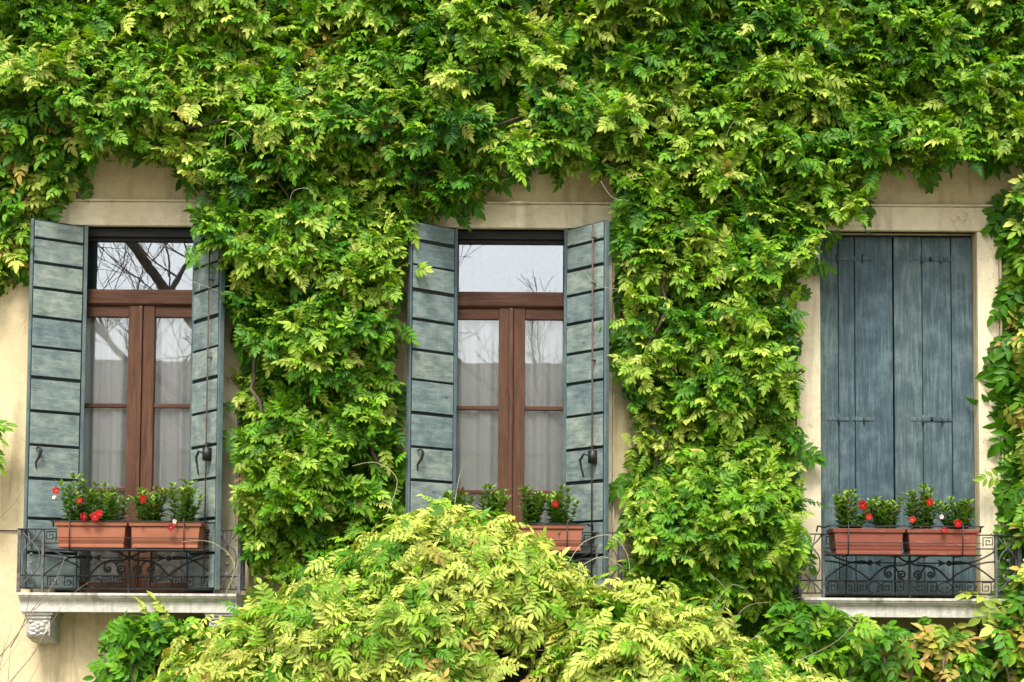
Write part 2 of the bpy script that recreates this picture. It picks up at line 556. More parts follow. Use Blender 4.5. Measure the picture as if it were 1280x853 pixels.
# ------------------------------------------------------------------ shutters
PLANK_Z = [4.535, 4.40, 4.225, 4.045, 3.84, 3.625, 3.41, 3.175, 2.935, 2.70, 2.42, 2.18, 1.93]
SW, ST = 0.375, 0.034
def open_shutter(hx, hy, theta, sx, label, rod):
    """sx=-1: leaf folds out to the left. Local x runs from the inner edge to the outer edge, local -y faces the street."""
    t = sub('shutter', house, (hx, hy, 0), label)
    # a leaf swung forward: direction of the leaf in plan
    d = Vector((sx * math.cos(theta), -math.sin(theta), 0))
    nrm = Vector((-sx * math.sin(theta), -math.cos(theta), 0))     # face towards the street
    M = Matrix(((d.x, -nrm.x, 0, hx), (d.y, -nrm.y, 0, hy), (0, 0, 1, 0), (0, 0, 0, 1)))
    t.matrix_local = M
    flip = sx < 0
    def put(mb, name, m, bevel=.003, smooth=False):
        o = mb.build(name, m, t, bevel=bevel, smooth=smooth)
        return o
    b = MB()
    b.box(0.002, SW - .002, -ST / 2, ST / 2 - .004, ZF + .03, ZT - .012)
    put(b, 'backing', 'gap_shade_paint')
    b = MB()
    b.box(-.012, .014, -ST / 2 - .006, ST / 2, ZF + .025, ZT - .01)
    put(b, 'stile', 'edge_paint')
    b = MB()
    b.box(SW - .003, SW + .012, -ST / 2 - .004, ST / 2, ZF + .025, ZT - .01)
    put(b, 'stile', 'edge_paint')
    rg = random.Random(label)
    for i in range(len(PLANK_Z) - 1):
        z1, z0 = PLANK_Z[i], PLANK_Z[i + 1]
        j = rg.uniform(-.004, .004)
        p = MB()
        yf = -ST / 2 - .012 - rg.uniform(0, .003)
        p.box(.024, SW - .008, yf, -ST / 2 - .0005, 0, z1 - z0 - .021)
        o = put(p, 'plank', 'pale_shutter_paint')
        o.location = (0, 0, z0 + .011 + j)
        o.rotation_euler[1] = rg.uniform(-.004, .004)
    if rod:
        b = MB()
        xr = SW * .80
        b.tube([(xr, -ST / 2 - .045, ZF + .06), (xr, -ST / 2 - .045, ZT - .03)], .0055, 8)
        put(b, 'bolt_rod', 'rusty_rod', 0, True)
        for z in (2.15, 2.95, 3.55, 4.1, 4.42):
            b = MB()
            b.box(xr - .010, xr + .010, -ST / 2 - .052, -ST / 2 - .014, z - .005, z + .005)
            put(b, 'rod_guide', 'rusty_rod')
        b = MB()
        zz = 2.86
        b.tube([(xr - .005, -ST / 2 - .06, zz + .02), (xr - .05, -ST / 2 - .075, zz + .03), (xr - .085, -ST / 2 - .075, zz - .01), (xr - .075, -ST / 2 - .07, zz - .07), (xr - .055, -ST / 2 - .07, zz - .13)], [.008, .009, .009, .008, .005], 6)
        b.box(xr - .022, xr + .022, -ST / 2 - .062, -ST / 2 - .012, zz - .035, zz + .055)
        put(b, 'bolt_handle', 'rack_iron', 0, True)
    else:
        b = MB()
        xr, zz = SW * .86, 2.86
        b.tube([(xr, -ST / 2 - .02, zz + .05), (xr - .012, -ST / 2 - .05, zz + .06), (xr - .022, -ST / 2 - .055, zz + .03), (xr - .012, -ST / 2 - .05, zz - .01), (xr + .005, -ST / 2 - .03, zz - .05), (xr, -ST / 2 - .02, zz - .09)], [.006, .009, .012, .011, .008, .004], 6)
        put(b, 'hook', 'rack_iron', 0, True)
    return t

open_shutter(WX[0] - .395, -.03, R(33), -1, 'leftmost open shutter of pale grey green planks against the wall', False)
open_shutter(WX[0] + .405, -.03, R(49), 1, 'open plank shutter half hidden by the vine right of the left window', True)
open_shutter(WX[1] - .415, -.03, R(36), -1, 'open pale grey green shutter left of the middle window', False)
open_shutter(WX[1] + .395, -.03, R(45), 1, 'open plank shutter with long rod right of the middle window', True)
for c in WX[:2]:
    for sx in (-1, 1):
        b = MB()
        x0, x1 = c + sx * (HW - .004), c + sx * .40
        for k in range(1):
            ax, bx_ = min(x0, x1), max(x0, x1)
            b.add([(x0, -.008, ZF + .02), (x1, -.035, ZF + .02), (x1, -.008, ZF + .02), (x0, .019, ZF + .02),
                   (x0, -.008, ZT - .015), (x1, -.035, ZT - .015), (x1, -.008, ZT - .015), (x0, .019, ZT - .015)],
                  [(0, 1, 5, 4), (1, 2, 6, 5), (2, 3, 7, 6), (3, 0, 4, 7), (4, 5, 6, 7), (3, 2, 1, 0)])
        b.build('shutter_fold', 'edge_paint', house, bevel=.003)

# closed shutters of the third window: upright boards
def closed_shutter(edges, label, seed):
    t = sub('shutter', house, (0, 0, 0), label)
    rg = random.Random(seed)
    Y0 = .075
    b = MB()
    b.box(edges[0] + .004, edges[-1] - .004, Y0 + .016, Y0 + .04, ZF + .02, ZT - .006)
    b.build('backing', 'gap_shade_paint', t)
    for a, c in zip(edges[:-1], edges[1:]):
        wide = rg.uniform(.0025, .004)
        p = MB()
        p.box(wide, (c - a) - wide, 0, .022, 0, ZT - ZF - .04)
        o = p.build('plank', 'slate_shutter_paint', t, bevel=.003)
        o.location = (a, Y0 - rg.uniform(0, .005), ZF + .02)
    for z in (3.20, 4.37):
        for xa in (edges[1], (edges[0] + edges[-1]) / 2 + .06):
            b = MB()
            b.box(xa - .09, xa + .07, Y0 - .0085, Y0 - .0055, z - .013, z + .013)
            for kx in (-.075, -.045, .03, .055):
                b.ball((xa + kx, Y0 - .009, z), .005, 6, 4)
            b.build('hinge_strap', 'slate_shutter_paint', t)
            b = MB()
            b.tube([(xa - .002, Y0 - .014, z - .028), (xa - .002, Y0 - .014, z + .028)], .009, 8)
            b.build('hinge_knuckle', 'slate_shutter_paint', t, smooth=True)
    b = MB()
    b.box(edges[0] + .01, edges[-1] - .01, Y0 - .016, Y0 - .006, ZF + .03, ZF + .12)
    for k in range(7):
        b.ball((edges[0] + .05 + k * (edges[-1] - edges[0] - .1) / 6, Y0 - .017, ZF + .09), .007, 6, 4)
    b.build('kick_board', 'slate_shutter_paint', t, bevel=.002)
c = WX[2]
closed_shutter([2.207, 2.355, 2.475, 2.752], 'closed slate blue shutter boards, left half of the right window', 1)
closed_shutter([2.757, 2.965, 3.175, 3.333], 'closed slate blue shutter boards, right half of the right window', 2)

# ------------------------------------------------------------------ balconies (slab, corbels)
PB = 0.32
for i, c in enumerate(WX):
    bl = sub('balcony', house, (c + .03 * (i == 0), 0, 0), ('pale stone balcony below the left window with a carved corbel', 'stone balcony below the middle window behind the yellow green mound', 'stained stone balcony below the closed slate shutters')[i])
    s = MB()
    hw = .755
    s.prism([(0, 1.765), (-PB + .045, 1.765), (-PB + .045, 1.838), (-PB + .03, 1.850), (-PB + .025, 1.858), (-PB + .01, 1.866), (-PB + .01, 1.874), (-PB, 1.880), (-PB, 1.898), (0, 1.898)], -hw, hw)
    s.build('slab', 'slab_stone', bl, bevel=.003)
    for sx in (-1, 1):
        x = sx * (hw - .12)
        k = MB()
        k.box(x - .105, x + .105, -.262, 0, 1.745, 1.764)
        k.box(x - .092, x + .092, -.250, 0, 1.720, 1.744)
        k.prism([(0, 1.719), (-.235, 1.719), (-.235, 1.602), (-.225, 1.592), (-.20, 1.588), (-.17, 1.575), (-.10, 1.555), (0, 1.54)], x - .082, x + .082)
        # carved rosette and leaves on the face
        for q in range(6):
            an = q * PI / 3 + .5
            k.ball((x + .032 * math.cos(an), -.238, 1.66 + .026 * math.sin(an)), .019, 8, 6, (1.2, .8, .8))
        k.ball((x, -.243, 1.66), .016, 8, 6)
        for sx2 in (-1, 1):
            k.tube([(x + sx2 * .015, -.236, 1.615), (x + sx2 * .045, -.243, 1.61), (x + sx2 * .066, -.241, 1.632), (x + sx2 * .058, -.238, 1.648)], [.011, .012, .009, .004], 6)
            k.ball((x + sx2 * .05, -.238, 1.70), .014, 8, 6, (1.4, .8, .7))
        k.build('corbel', 'corbel_stone', bl, bevel=.002)

# ------------------------------------------------------------------ wrought iron railings
def arc_pts(cx, cz, r, a0, a1, n=10, rz=None):
    return [(cx + r * math.cos(a0 + (a1 - a0) * i / n), 0, cz + (rz or r) * math.sin(a0 + (a1 - a0) * i / n)) for i in range(n + 1)]

def bez(p0, p1, p2, p3, n=12):
    out = []
    for i in range(n + 1):
        t = i / n
        q = [(1 - t) ** 3 * a + 3 * (1 - t) ** 2 * t * b + 3 * (1 - t) * t * t * c_ + t ** 3 * d for a, b, c_, d in zip(p0, p1, p2, p3)]
        out.append((q[0], 0, q[1]))
    return out

def spiral(cx, cz, r0, r1, a0, turns, n=26):
    return [(cx + (r0 + (r1 - r0) * i / n) * math.cos(a0 + turns * 2 * PI * i / n), 0, cz + (r0 + (r1 - r0) * i / n) * math.sin(a0 + turns * 2 * PI * i / n)) for i in range(n + 1)]

def key_pts(x, z, w_, h_, s=1):
    """a square greek key"""
    P = [(-.5, -.5), (-.5, .5), (.5, .5), (.5, -.3), (-.18, -.3), (-.18, .18), (.18, .18), (.18, -.05)]
    return [(x + s * px * w_, 0, z + pz * h_) for px, pz in P]

class Piece:
    """every tube becomes an object of its own"""
    def __init__(self, name, m, parent):
        self.a = (name, m, parent)
    def tube(self, *a):
        MB().tube(*a).build(*self.a, smooth=True)

RAIL_H = .445
RW = .765
def railing(c, label):
    t = empty('balcony_railing', (c, -PB + .045, ZF), label, 'railing', 'wrought iron balcony railings')
    y = 0
    b = MB(); b.box(-RW - .012, RW + .012, -.016, .016, RAIL_H - .008, RAIL_H)
    b.build('handrail', 'iron', t, bevel=.002)
    for z in (.030, .118):
        b = MB(); b.box(-RW + .004, RW - .004, -.006, .006, z - .005, z + .005)
        b.build('rail', 'iron', t)
    PX = RW - .165
    for x in (-RW, RW):
        b = MB(); b.box(x - .012, x + .012, -.012, .012, 0, RAIL_H - .008)
        b.build('post', 'weathered_iron', t, bevel=.002)
    for x in (-PX, PX):
        b = MB(); b.box(x - .009, x + .009, -.011, .011, .0, RAIL_H - .008)
        b.build('post', 'weathered_iron', t, bevel=.002)
    b = MB(); b.box(-.007, .007, -.009, .009, 0, RAIL_H - .008)
    b.build('post', 'iron', t)
    q = .0062
    for sx in (-1, 1):
        # end panel of two crossing curved bars and two balls
        x0, x1 = sx * (PX + .012), sx * (RW - .012)
        xm = (x0 + x1) / 2
        zt, zb = RAIL_H - .01, .035
        zm = (zt + zb) / 2
        pan = Piece('crossed_bar', 'weathered_iron', t)
        pan.tube(bez((x0, zt), (x0 + (x1 - x0) * .3, zt - .08), (x1, zm + .09), (x1 - (x1 - x0) * .08, zm)) + bez((x1 - (x1 - x0) * .08, zm), (x1, zm - .09), (x0 + (x1 - x0) * .3, zb + .08), (x0, zb))[1:], .0052, 5)
        pan.tube(bez((x1, zt), (x1 - (x1 - x0) * .3, zt - .08), (x0, zm + .09), (x0 + (x1 - x0) * .08, zm)) + bez((x0 + (x1 - x0) * .08, zm), (x0, zm - .09), (x1 - (x1 - x0) * .3, zb + .08), (x1, zb))[1:], .0052, 5)
        pan.tube([(xm - .028, 0, zt), (xm, 0, zt - .13)], .004, 5)
        pan.tube([(xm + .028, 0, zt), (xm, 0, zt - .13)], .004, 5)
        pan.tube([(xm - .028, 0, zb), (xm, 0, zb + .13)], .004, 5)
        pan.tube([(xm + .028, 0, zb), (xm, 0, zb + .13)], .004, 5)
        for dz in (.03, -.03):
            bb = MB(); bb.ball((xm, 0, zm + dz), .013, 10, 8)
            bb.build('ball', 'weathered_iron', t, smooth=True)
        # upper key squares beside the posts
        kx = sx * (PX - .055)
        k = MB(); k.tube(key_pts(kx, RAIL_H - .053, .066, .062, sx), .0045, 4)
        k.build('key_square', 'iron', t)
        k = MB()
        k.tube([(sx * (PX - .008), 0, RAIL_H - .10), (sx * (PX - .30), 0, RAIL_H - .10)], .0045, 4)
        k.build('short_rail', 'iron', t)
        # lower meander band
        for n_, xx in enumerate((.075, .155, .335, .415, .535)):
            k = MB(); k.tube(key_pts(sx * xx, .074, .062, .072, sx if n_ % 2 else -sx), .0042, 4)
            k.build('meander_key', 'iron', t)
        k = Piece('meander_leaf', 'iron', t)
        k.tube(bez((sx * .19, .074), (sx * .22, .125), (sx * .27, .125), (sx * .30, .074)), .0042, 4)
        k.tube(bez((sx * .19, .074), (sx * .22, .022), (sx * .27, .022), (sx * .30, .074)), .0042, 4)
        # long crossing arcs from the post
        zc = .243
        a = Piece('crossing_arc', 'iron', t)
        a.tube(bez((sx * (PX - .01), .125), (sx * .50, .20), (sx * .42, .268), (sx * .30, .252)), q, 5)
        a.tube(bez((sx * (PX - .01), .325), (sx * .50, .27), (sx * .43, .235), (sx * .29, .238)), q, 5)
        a.tube(bez((sx * (PX - .01), .255), (sx * .48, .255), (sx * .36, .20), (sx * .275, .122)), q, 5)
        # arrow bar with ball and head
        a = MB()
        a.tube([(sx * .42, 0, zc), (sx * .05, 0, zc)], .0052, 6)
        a.ball((sx * .275, 0, zc), .020, 12, 8)
        a.add([(sx * .255, -.004, zc), (sx * .195, -.004, zc + .026), (sx * .208, -.004, zc), (sx * .195, -.004, zc - .026),
               (sx * .255, .004, zc), (sx * .195, .004, zc + .026), (sx * .208, .004, zc), (sx * .195, .004, zc - .026)],
              [(0, 1, 2, 3), (7, 6, 5, 4), (0, 4, 5, 1), (1, 5, 6, 2), (2, 6, 7, 3), (3, 7, 4, 0)])
        a.build('arrow', 'iron', t, smooth=False)
        # volutes
        s = Piece('scroll', 'iron', t)
        s.tube(bez((sx * .275, .122), (sx * .23, .17), (sx * .19, .222), (sx * .12, .226)) + bez((sx * .12, .226), (sx * .06, .228), (sx * .03, .22), (sx * .008, .25))[1:], .0080, 6)
        s.tube(bez((sx * .12, .222), (sx * .165, .215), (sx * .178, .19), (sx * .172, .168), 8) + [(p[0], p[1], p[2]) for p in spiral(sx * .147, .165, .026, .004, 0.1 if sx > 0 else PI - .1, -1.5 if sx > 0 else 1.5)], .0070, 6)
        s.tube(bez((sx * .12, .222), (sx * .085, .215), (sx * .08, .15), (sx * .045, .128), 8) + spiral(sx * .052, .163, .034, .004, -PI / 2, -1.6 if sx < 0 else 1.6)[1:], .0070, 6)
        s.tube(bez((sx * .006, .25), (sx * .05, .255), (sx * .085, .29), (sx * .10, .33)), .0080, 6)
        s.tube(bez((sx * .05, .31), (sx * .06, .28), (sx * .12, .265), (sx * .19, .335)), .0070, 6)
        # return to the wall
        rt = MB()
        rt.box(sx * RW - .010, sx * RW + .010, .017, .265, RAIL_H - .009, RAIL_H - .001)
        rt.build('side_rail', 'iron', t)
        rt = MB()
        rt.box(sx * RW - .005, sx * RW + .005, .013, .265, .026, .036)
        rt.build('side_rail', 'iron', t)
        for k2 in range(3):
            yb = .07 + .065 * k2
            ib = MB(); ib.box(sx * RW - .005, sx * RW + .005, yb - .005, yb + .005, .037, RAIL_H - .010)
            ib.build('side_bar', 'weathered_iron', t)
    return t
RC = (WX[0] + .03, WX[1], WX[2] - .005)
railing(RC[0], 'black wrought iron scroll railing on the left balcony')
railing(RC[1], 'wrought iron railing of the middle balcony, only its right end showing')
railing(RC[2], 'black wrought iron scroll railing in front of the closed shutters')

# ------------------------------------------------------------------ flower boxes and racks
YBOX = -PB + .045 - .105
def rack(c, label, x0, x1):
    zb, zt = 2.203, 2.378
    t = empty('planter_rack', (c, YBOX, zb), label, 'rack', 'black planter racks hung on the railings')
    h = zt - zb
    b = MB(); b.box(x0 - .02, x1 + .02, -.085, .075, -.016, -.006); b.build('tray', 'rack_iron', t, bevel=.002)
    b = MB(); b.box(x0 - .03, x1 + .03, -.107, -.101, h + .004, h + .012); b.build('top_bar', 'rack_iron', t)
    b = MB(); b.box(x0 - .01, x1 + .01, -.104, -.099, .066, .071); b.build('front_bar', 'rack_iron', t)
    for x in (x0 + .105, x1 - .115):
        b = MB()
        b.tube([(x, -.112, h + .03), (x, -.107, .04), (x, -.092, -.021), (x, .09, -.021), (x, .088, h + .03), (x, .125, h + .052), (x, .13, h + .02)], .0042, 5)
        b.build('hanger', 'rack_iron', t, smooth=True)
    for x in (x0 + .13, x1 - .13):
        b = MB(); b.tube([(x, .062, -.015), (x, .075, -.12), (x, .085, -.30)], .0045, 5)
        b.build('strut', 'rack_iron', t, smooth=True)
    for x, sx in ((x0 - .02, -1), (x1 + .02, 1)):
        b = MB(); b.tube([(x, -.104, h + .008), (x + sx * .02, 0, h + .004), (x + sx * .045, .08, h + .018), (x + sx * .05, .10, h - .02)], .006, 5)
        b.build('bracket', 'rack_iron', t, smooth=True)

def flower_box(x, y, z, label, m, soil_h=.15):
    t = empty('flower_box', (x, y, z), label, 'flower box', 'terracotta flower boxes on the balconies')
    H = .172
    tw, td, bw, bd = .246, .098, .213, .078
    th = .006
    b = MB()
    def ring(hx, hy, zz):
        return [(-hx, -hy, zz), (hx, -hy, zz), (hx, hy, zz), (-hx, hy, zz)]
    vs = ring(bw, bd, 0) + ring(bw + .010, bd + .006, .030) + ring(bw + .013, bd + .009, .034) + ring(tw - .012, td - .010, H - .030) + ring(tw - .012 - th, td - .010 - th, H - .030) + ring(bw - th, bd - th, .01)
    fs = []
    for a in range(5):
        for k in range(4):
            k2 = (k + 1) % 4
            fs.append((a * 4 + k, a * 4 + k2, a * 4 + 4 + k2, a * 4 + 4 + k))
    fs.append((3, 2, 1, 0)); fs.append((20, 21, 22, 23))
    b.add(vs, fs)
    b.build('trough', m, t, bevel=.004)
    r_ = MB()
    o1, o2 = ring(tw, td, H - .028), ring(tw + .004, td + .004, H)
    i2, i1 = ring(tw - .016, td - .016, H), ring(tw - .014, td - .014, H - .028)
    fs = []
    for a in range(3):
        for k in range(4):
            k2 = (k + 1) % 4
            fs.append((a * 4 + k, a * 4 + k2, a * 4 + 4 + k2, a * 4 + 4 + k))
    for k in range(4):
        k2 = (k + 1) % 4
        fs.append((12 + k, 12 + k2, k2, k))
    r_.add(o1 + o2 + i2 + i1, fs)
    r_.build('rim', m, t, bevel=.003)
    s_ = MB()
    s_.box(-tw + .02, tw - .02, -td + .02, td - .02, H - .045, H - .018)
    s_.build('soil', 'soil', t)
    d = MB()
    d.box(-bw - .012, bw + .012, -bd - .012, bd + .012, -.005, .018)
    d.build('saucer', m, t, bevel=.004)
    return t

# leaf builders used by all plants -------------------------------------------------
def leaflet(p0, d, n, l, w_, fold=.12, curl=.25):
    """7 vertices, 6 triangles; p0 base, d direction, n normal"""
    d = Vector(d).normalized(); n = Vector(n)
    n = (n - d * n.dot(d)).normalized()
    s = n.cross(d)
    P = Vector(p0)
    def at(u, v, h):
        return P + d * (u * l) + s * (v * w_) + n * (h * l - curl * l * u * u)
    vs = [at(0, 0, 0), at(.30, .46, fold), at(.66, .42, fold * .8), at(1, 0, 0), at(.66, -.42, fold * .8), at(.30, -.46, fold), at(.5, 0, 0)]
    fs = [(0, 6, 1), (1, 6, 2), (2, 6, 3), (3, 6, 4), (4, 6, 5), (5, 6, 0)]
    return vs, fs

PLANT_LABEL_GROUP = 'red flowered plants in the boxes'
def mandevilla(x, y, z, label, h, wd, flowers, seed, buds=1):
    rg = random.Random(seed)
    h, wd = h * 1.22, wd * 1.05
    t = empty('flowering_plant', (x, y, z), label, 'plant', PLANT_LABEL_GROUP)
    st = MB()
    lv, lf, lc = [], [], []
    nst = 15
    for k in range(nst):
        an = rg.uniform(0, 2 * PI)
        rr = math.sqrt(rg.uniform(0, 1))
        tx, ty = rr * wd * .5 * math.cos(an), rr * .10 * math.sin(an)
        hh = h * rg.uniform(.70, 1.0) * (1 - .22 * rr)
        pts = [Vector((tx * .25, ty * .3, -.02)), Vector((tx * .7, ty * .7, hh * .45)), Vector((tx, ty, hh))]
        st.tube(pts, [.004, .003, .002], 4)
        nw = 8
        for i in range(nw):
            u = .12 + .88 * i / (nw - 1)
            p = pts[0].lerp(pts[1], u * 2) if u < .5 else pts[1].lerp(pts[2], u * 2 - 1)
            for q in range(4 if i < nw - 1 else 6):
                a2 = rg.uniform(0, 2 * PI)
                up = .35 + .9 * (i / nw) + rg.uniform(-.3, .3) - .35 * (i == 0)
                d = Vector((math.cos(a2), math.sin(a2), up))
                nn = Vector((-math.cos(a2) * .5, -math.sin(a2) * .5, 1)) + Vector((0, -.3, 0))
                ll = rg.uniform(.055, .088) * (1 - .25 * (i / nw))
                vs, fs = leaflet(p, d, nn, ll, ll * .40, .08, .18)
                n0 = len(lv)
                lv += [tuple(v_) for v_ in vs]
                lf += [tuple(i_ + n0 for i_ in f_) for f_ in fs]
                young = (i / nw) ** 2
                b_ = rg.uniform(.75, 1.25)
                cc = [(.085 + .15 * young) * b_, (.19 + .18 * young) * b_, (.026 + .03 * young) * b_, 1]
                if rg.random() < .03:
                    cc = [.30, .13, .06, 1]
                lc += [cc] * 7
    st.build('stems', 'plant_stem', t)
    me = bpy.data.meshes.new('foliage')
    me.from_pydata(lv, [], lf)
    ca = me.color_attributes.new('tint', 'FLOAT_COLOR', 'POINT')
    ca.data.foreach_set('color', np.array(lc, dtype=np.float32).ravel())
    me.materials.append(MAT['glossy_leaf'])
    me.polygons.foreach_set('use_smooth', [True] * len(me.polygons))
    o = bpy.data.objects.new('foliage', me)
    COL.objects.link(o)
    o.parent = t
    o['kind'] = 'stuff'
    for (fx, fz, fy, size, m) in flowers:
        size *= .62 if m == PL else .85
        fz *= 1.15
        f = MB()
        f.tube([(0, .03, -.01), (0, .012, 0), (0, 0, 0)], [.003, .005, size * .16], 8)
        fo = f.build('flower', 'flower_throat', t, smooth=True, loc=(fx, fy, fz))
        fo.rotation_euler = (rg.uniform(-.5, .2), rg.uniform(-.3, .3), rg.uniform(-.6, .6))
        for k in range(5):
            a = k * 2 * PI / 5 + rg.uniform(-.1, .1)
            p = MB()
            d = Vector((math.cos(a), -.25, math.sin(a)))
            s = Vector((-math.sin(a), 0, math.cos(a)))
            rr = size * .5
            pr = [(0.1, 0, 0), (.55, .40, -.1), (.95, .46, .05), (1.08, .12, .12), (.92, -.38, .02), (.5, -.34, -.1), (.6, 0, -.14)]
            vs = [d * (u * rr) + s * (v_ * rr) + Vector((0, h_ * rr, 0)) for u, v_, h_ in pr]
            p.add(vs, [(0, 1, 6), (1, 2, 6), (2, 3, 6), (3, 4, 6), (4, 5, 6), (5, 0, 6)])
            p.build('petal', m, fo, smooth=True)

RD, CR, PL = 'red_petal', 'crimson_petal', 'pale_petal'
BX = {}
zbx = 2.209
BOXES = [(-2.875, 'terracotta', 'left flower box on the left balcony, clean orange terracotta'), (-2.368, 'terracotta', 'right flower box on the left balcony, clean orange terracotta'),
         (-.262, 'terracotta', 'flower box on the middle balcony hidden behind the mound of leaves'), (.245, 'terracotta', 'flower box on the middle balcony peeping out above the yellow green mound'),
         (2.435, 'terracotta_stained', 'left flower box under the closed shutters, darker terracotta'), (2.942, 'terracotta_stained', 'right flower box under the closed shutters with a pale water stain')]
for x, m, lb in BOXES:
    flower_box(x, YBOX, zbx - (.012 if x > 2 else 0), lb, m)
rack(-2.622, 'black iron planter rack holding two boxes on the left balcony', -.5, .5)
rack(-.009, 'black iron planter rack on the middle balcony, mostly hidden by the mound', -.5, .5)
rack(2.688, 'black iron planter rack holding two boxes below the closed shutters', -.5, .5)
zp = zbx + .14
PLANTS = [
    (-2.985, .30, .26, [(-.145, .215, -.06, .062, RD), (-.155, .175, -.06, .05, PL), (.035, .15, -.11, .05, RD), (.075, .055, -.14, .07, CR), (.15, .055, -.14, .075, RD), (.175, .07, -.13, .07, RD)], 'leafiest flowering plant at far left with the most red flowers'),
    (-2.765, .25, .23, [], 'flowerless green plant in the left box of the left balcony'),
    (-2.475, .24, .24, [(-.04, .165, -.11, .068, RD)], 'plant with one round red flower beside the brown window post'),
    (-2.265, .27, .25, [(-.05, -.005, -.14, .06, CR), (-.03, .03, -.13, .05, PL)], 'plant with a crimson flower hanging over the box rim'),
    (-.385, .22, .22, [(.05, .08, -.12, .05, RD)], 'leftmost plant on the middle balcony behind the mound'),
    (-.14, .26, .20, [(.115, .045, -.13, .06, RD)], 'plant with a pale bud before the middle window post'),
    (.12, .25, .22, [], 'dense flowerless plant right of the middle window post'),
    (.335, .24, .22, [(-.045, .15, -.11, .06, RD)], 'plant with one red flower at the right end of the middle balcony'),
    (2.335, .26, .26, [(.055, .165, -.12, .075, RD), (.095, .095, -.12, .05, RD)], 'plant with a big red flower at the left end under the shutters'),
    (2.565, .23, .23, [], 'flowerless plant trailing a leaf over the box under the shutters'),
    (2.83, .27, .23, [(.015, .185, -.11, .06, RD), (-.105, .08, -.12, .055, RD), (.10, .10, -.1, .05, PL), (.11, .02, -.12, .05, CR)], 'plant with flowers on both sides in the water stained box'),
    (3.06, .22, .24, [(-.03, .06, -.13, .065, RD)], 'rightmost plant under the shutters with one low red flower'),
]
for i, (x, h, wd, fl, lb) in enumerate(PLANTS):
    mandevilla(x, YBOX, zp - (.012 if x > 2 else 0), lb, h, wd, fl, 40 + i)

# ------------------------------------------------------------------ foliage engine
NPR = np.random.RandomState

def pinnate(seed, pairs, L, ll, droop, wr=.44):
    rg = random.Random(seed)
    V, Fc, jit, tip = [], [], [], []
    def pos(t):
        return Vector((L * (t - .12 * droop * t * t), 0, -droop * L * .55 * t * t))
    # rachis: a thin three sided strip
    n0 = 0
    pts = [pos(i / 3) for i in range(4)]
    for p in pts:
        V += [p + Vector((0, .0022, 0)), p + Vector((0, -.0022, 0))]
        jit += [1.15] * 2; tip += [.3] * 2
    for i in range(3):
        a = 2 * i
        Fc += [(a, a + 1, a + 3), (a, a + 3, a + 2)]
    def put(t, ang, l, tw):
        p = pos(t)
        tan = (pos(min(t + .05, 1.05)) - pos(t - .05)).normalized()
        side = Vector((0, 1, 0))
        up = tan.cross(side) * -1
        if up.z < 0: up = -up
        d = tan * math.cos(ang) + side * math.sin(ang)
        nn = up + side * tw + tan * rg.uniform(-.25, .25)
        d = d - up * rg.uniform(-.08, .22)
        vs, fs = leaflet(p, d, nn, l, l * wr * rg.uniform(.9, 1.1), rg.uniform(.05, .16), rg.uniform(.03, .28))
        n = len(V)
        V.extend(vs)
        Fc.extend([tuple(i + n for i in f) for f in fs])
        j = rg.uniform(.82, 1.2)
        jit.extend([j] * 7)
        tip.extend([t * .8, t * .9, t, t * 1.1, t, t * .9, t * .9])
    for k in range(pairs):
        t = .20 + .68 * k / max(1, pairs - 1)
        env = .72 + .28 * math.sin(PI * min(1, (k + .8) / pairs))
        for s in (-1, 1):
            put(t + rg.uniform(-.02, .02), s * (R(72) - R(26) * t + rg.uniform(-.15, .15)), ll * env * rg.uniform(.88, 1.1), -s * rg.uniform(-.1, .3))
    put(.97, rg.uniform(-.15, .15), ll * 1.08, 0)
    return np.array([tuple(v_) for v_ in V]), np.array(Fc), np.array(jit), np.array(tip)

PROTO_W = [pinnate(100 + i, (4, 4, 4, 5)[i % 4], (.15, .17, .18, .22)[i % 4], (.088, .092, .092, .084)[i % 4], (.05, .2, .4, .6, .1, .3)[i % 6], .46) for i in range(12)]
PROTO_MOUND = [pinnate(150 + i, (4, 4, 5, 5)[i % 4], (.15, .18, .20, .22)[i % 4], (.088, .092, .088, .084)[i % 4], (.05, .3, .5, .8)[i % 4], .38) for i in range(12)]
PROTO_BROAD = [pinnate(200 + i, (3, 4, 4)[i % 3], (.16, .19, .22)[i % 3], (.105, .10, .098)[i % 3], (.5, .8, 1.1)[i % 3], .5) for i in range(9)]

def inside(poly, x, z):
    """vectorised point in polygon"""
    x = np.asarray(x); z = np.asarray(z)
    res = np.zeros(x.shape, bool)
    n = len(poly)
    for i in range(n):
        x1, z1 = poly[i]; x2, z2 = poly[(i + 1) % n]
        cond = (z1 > z) != (z2 > z)
        xi = (x2 - x1) * (z - z1) / (z2 - z1 + 1e-12) + x1
        res ^= cond & (x < xi)
    return res

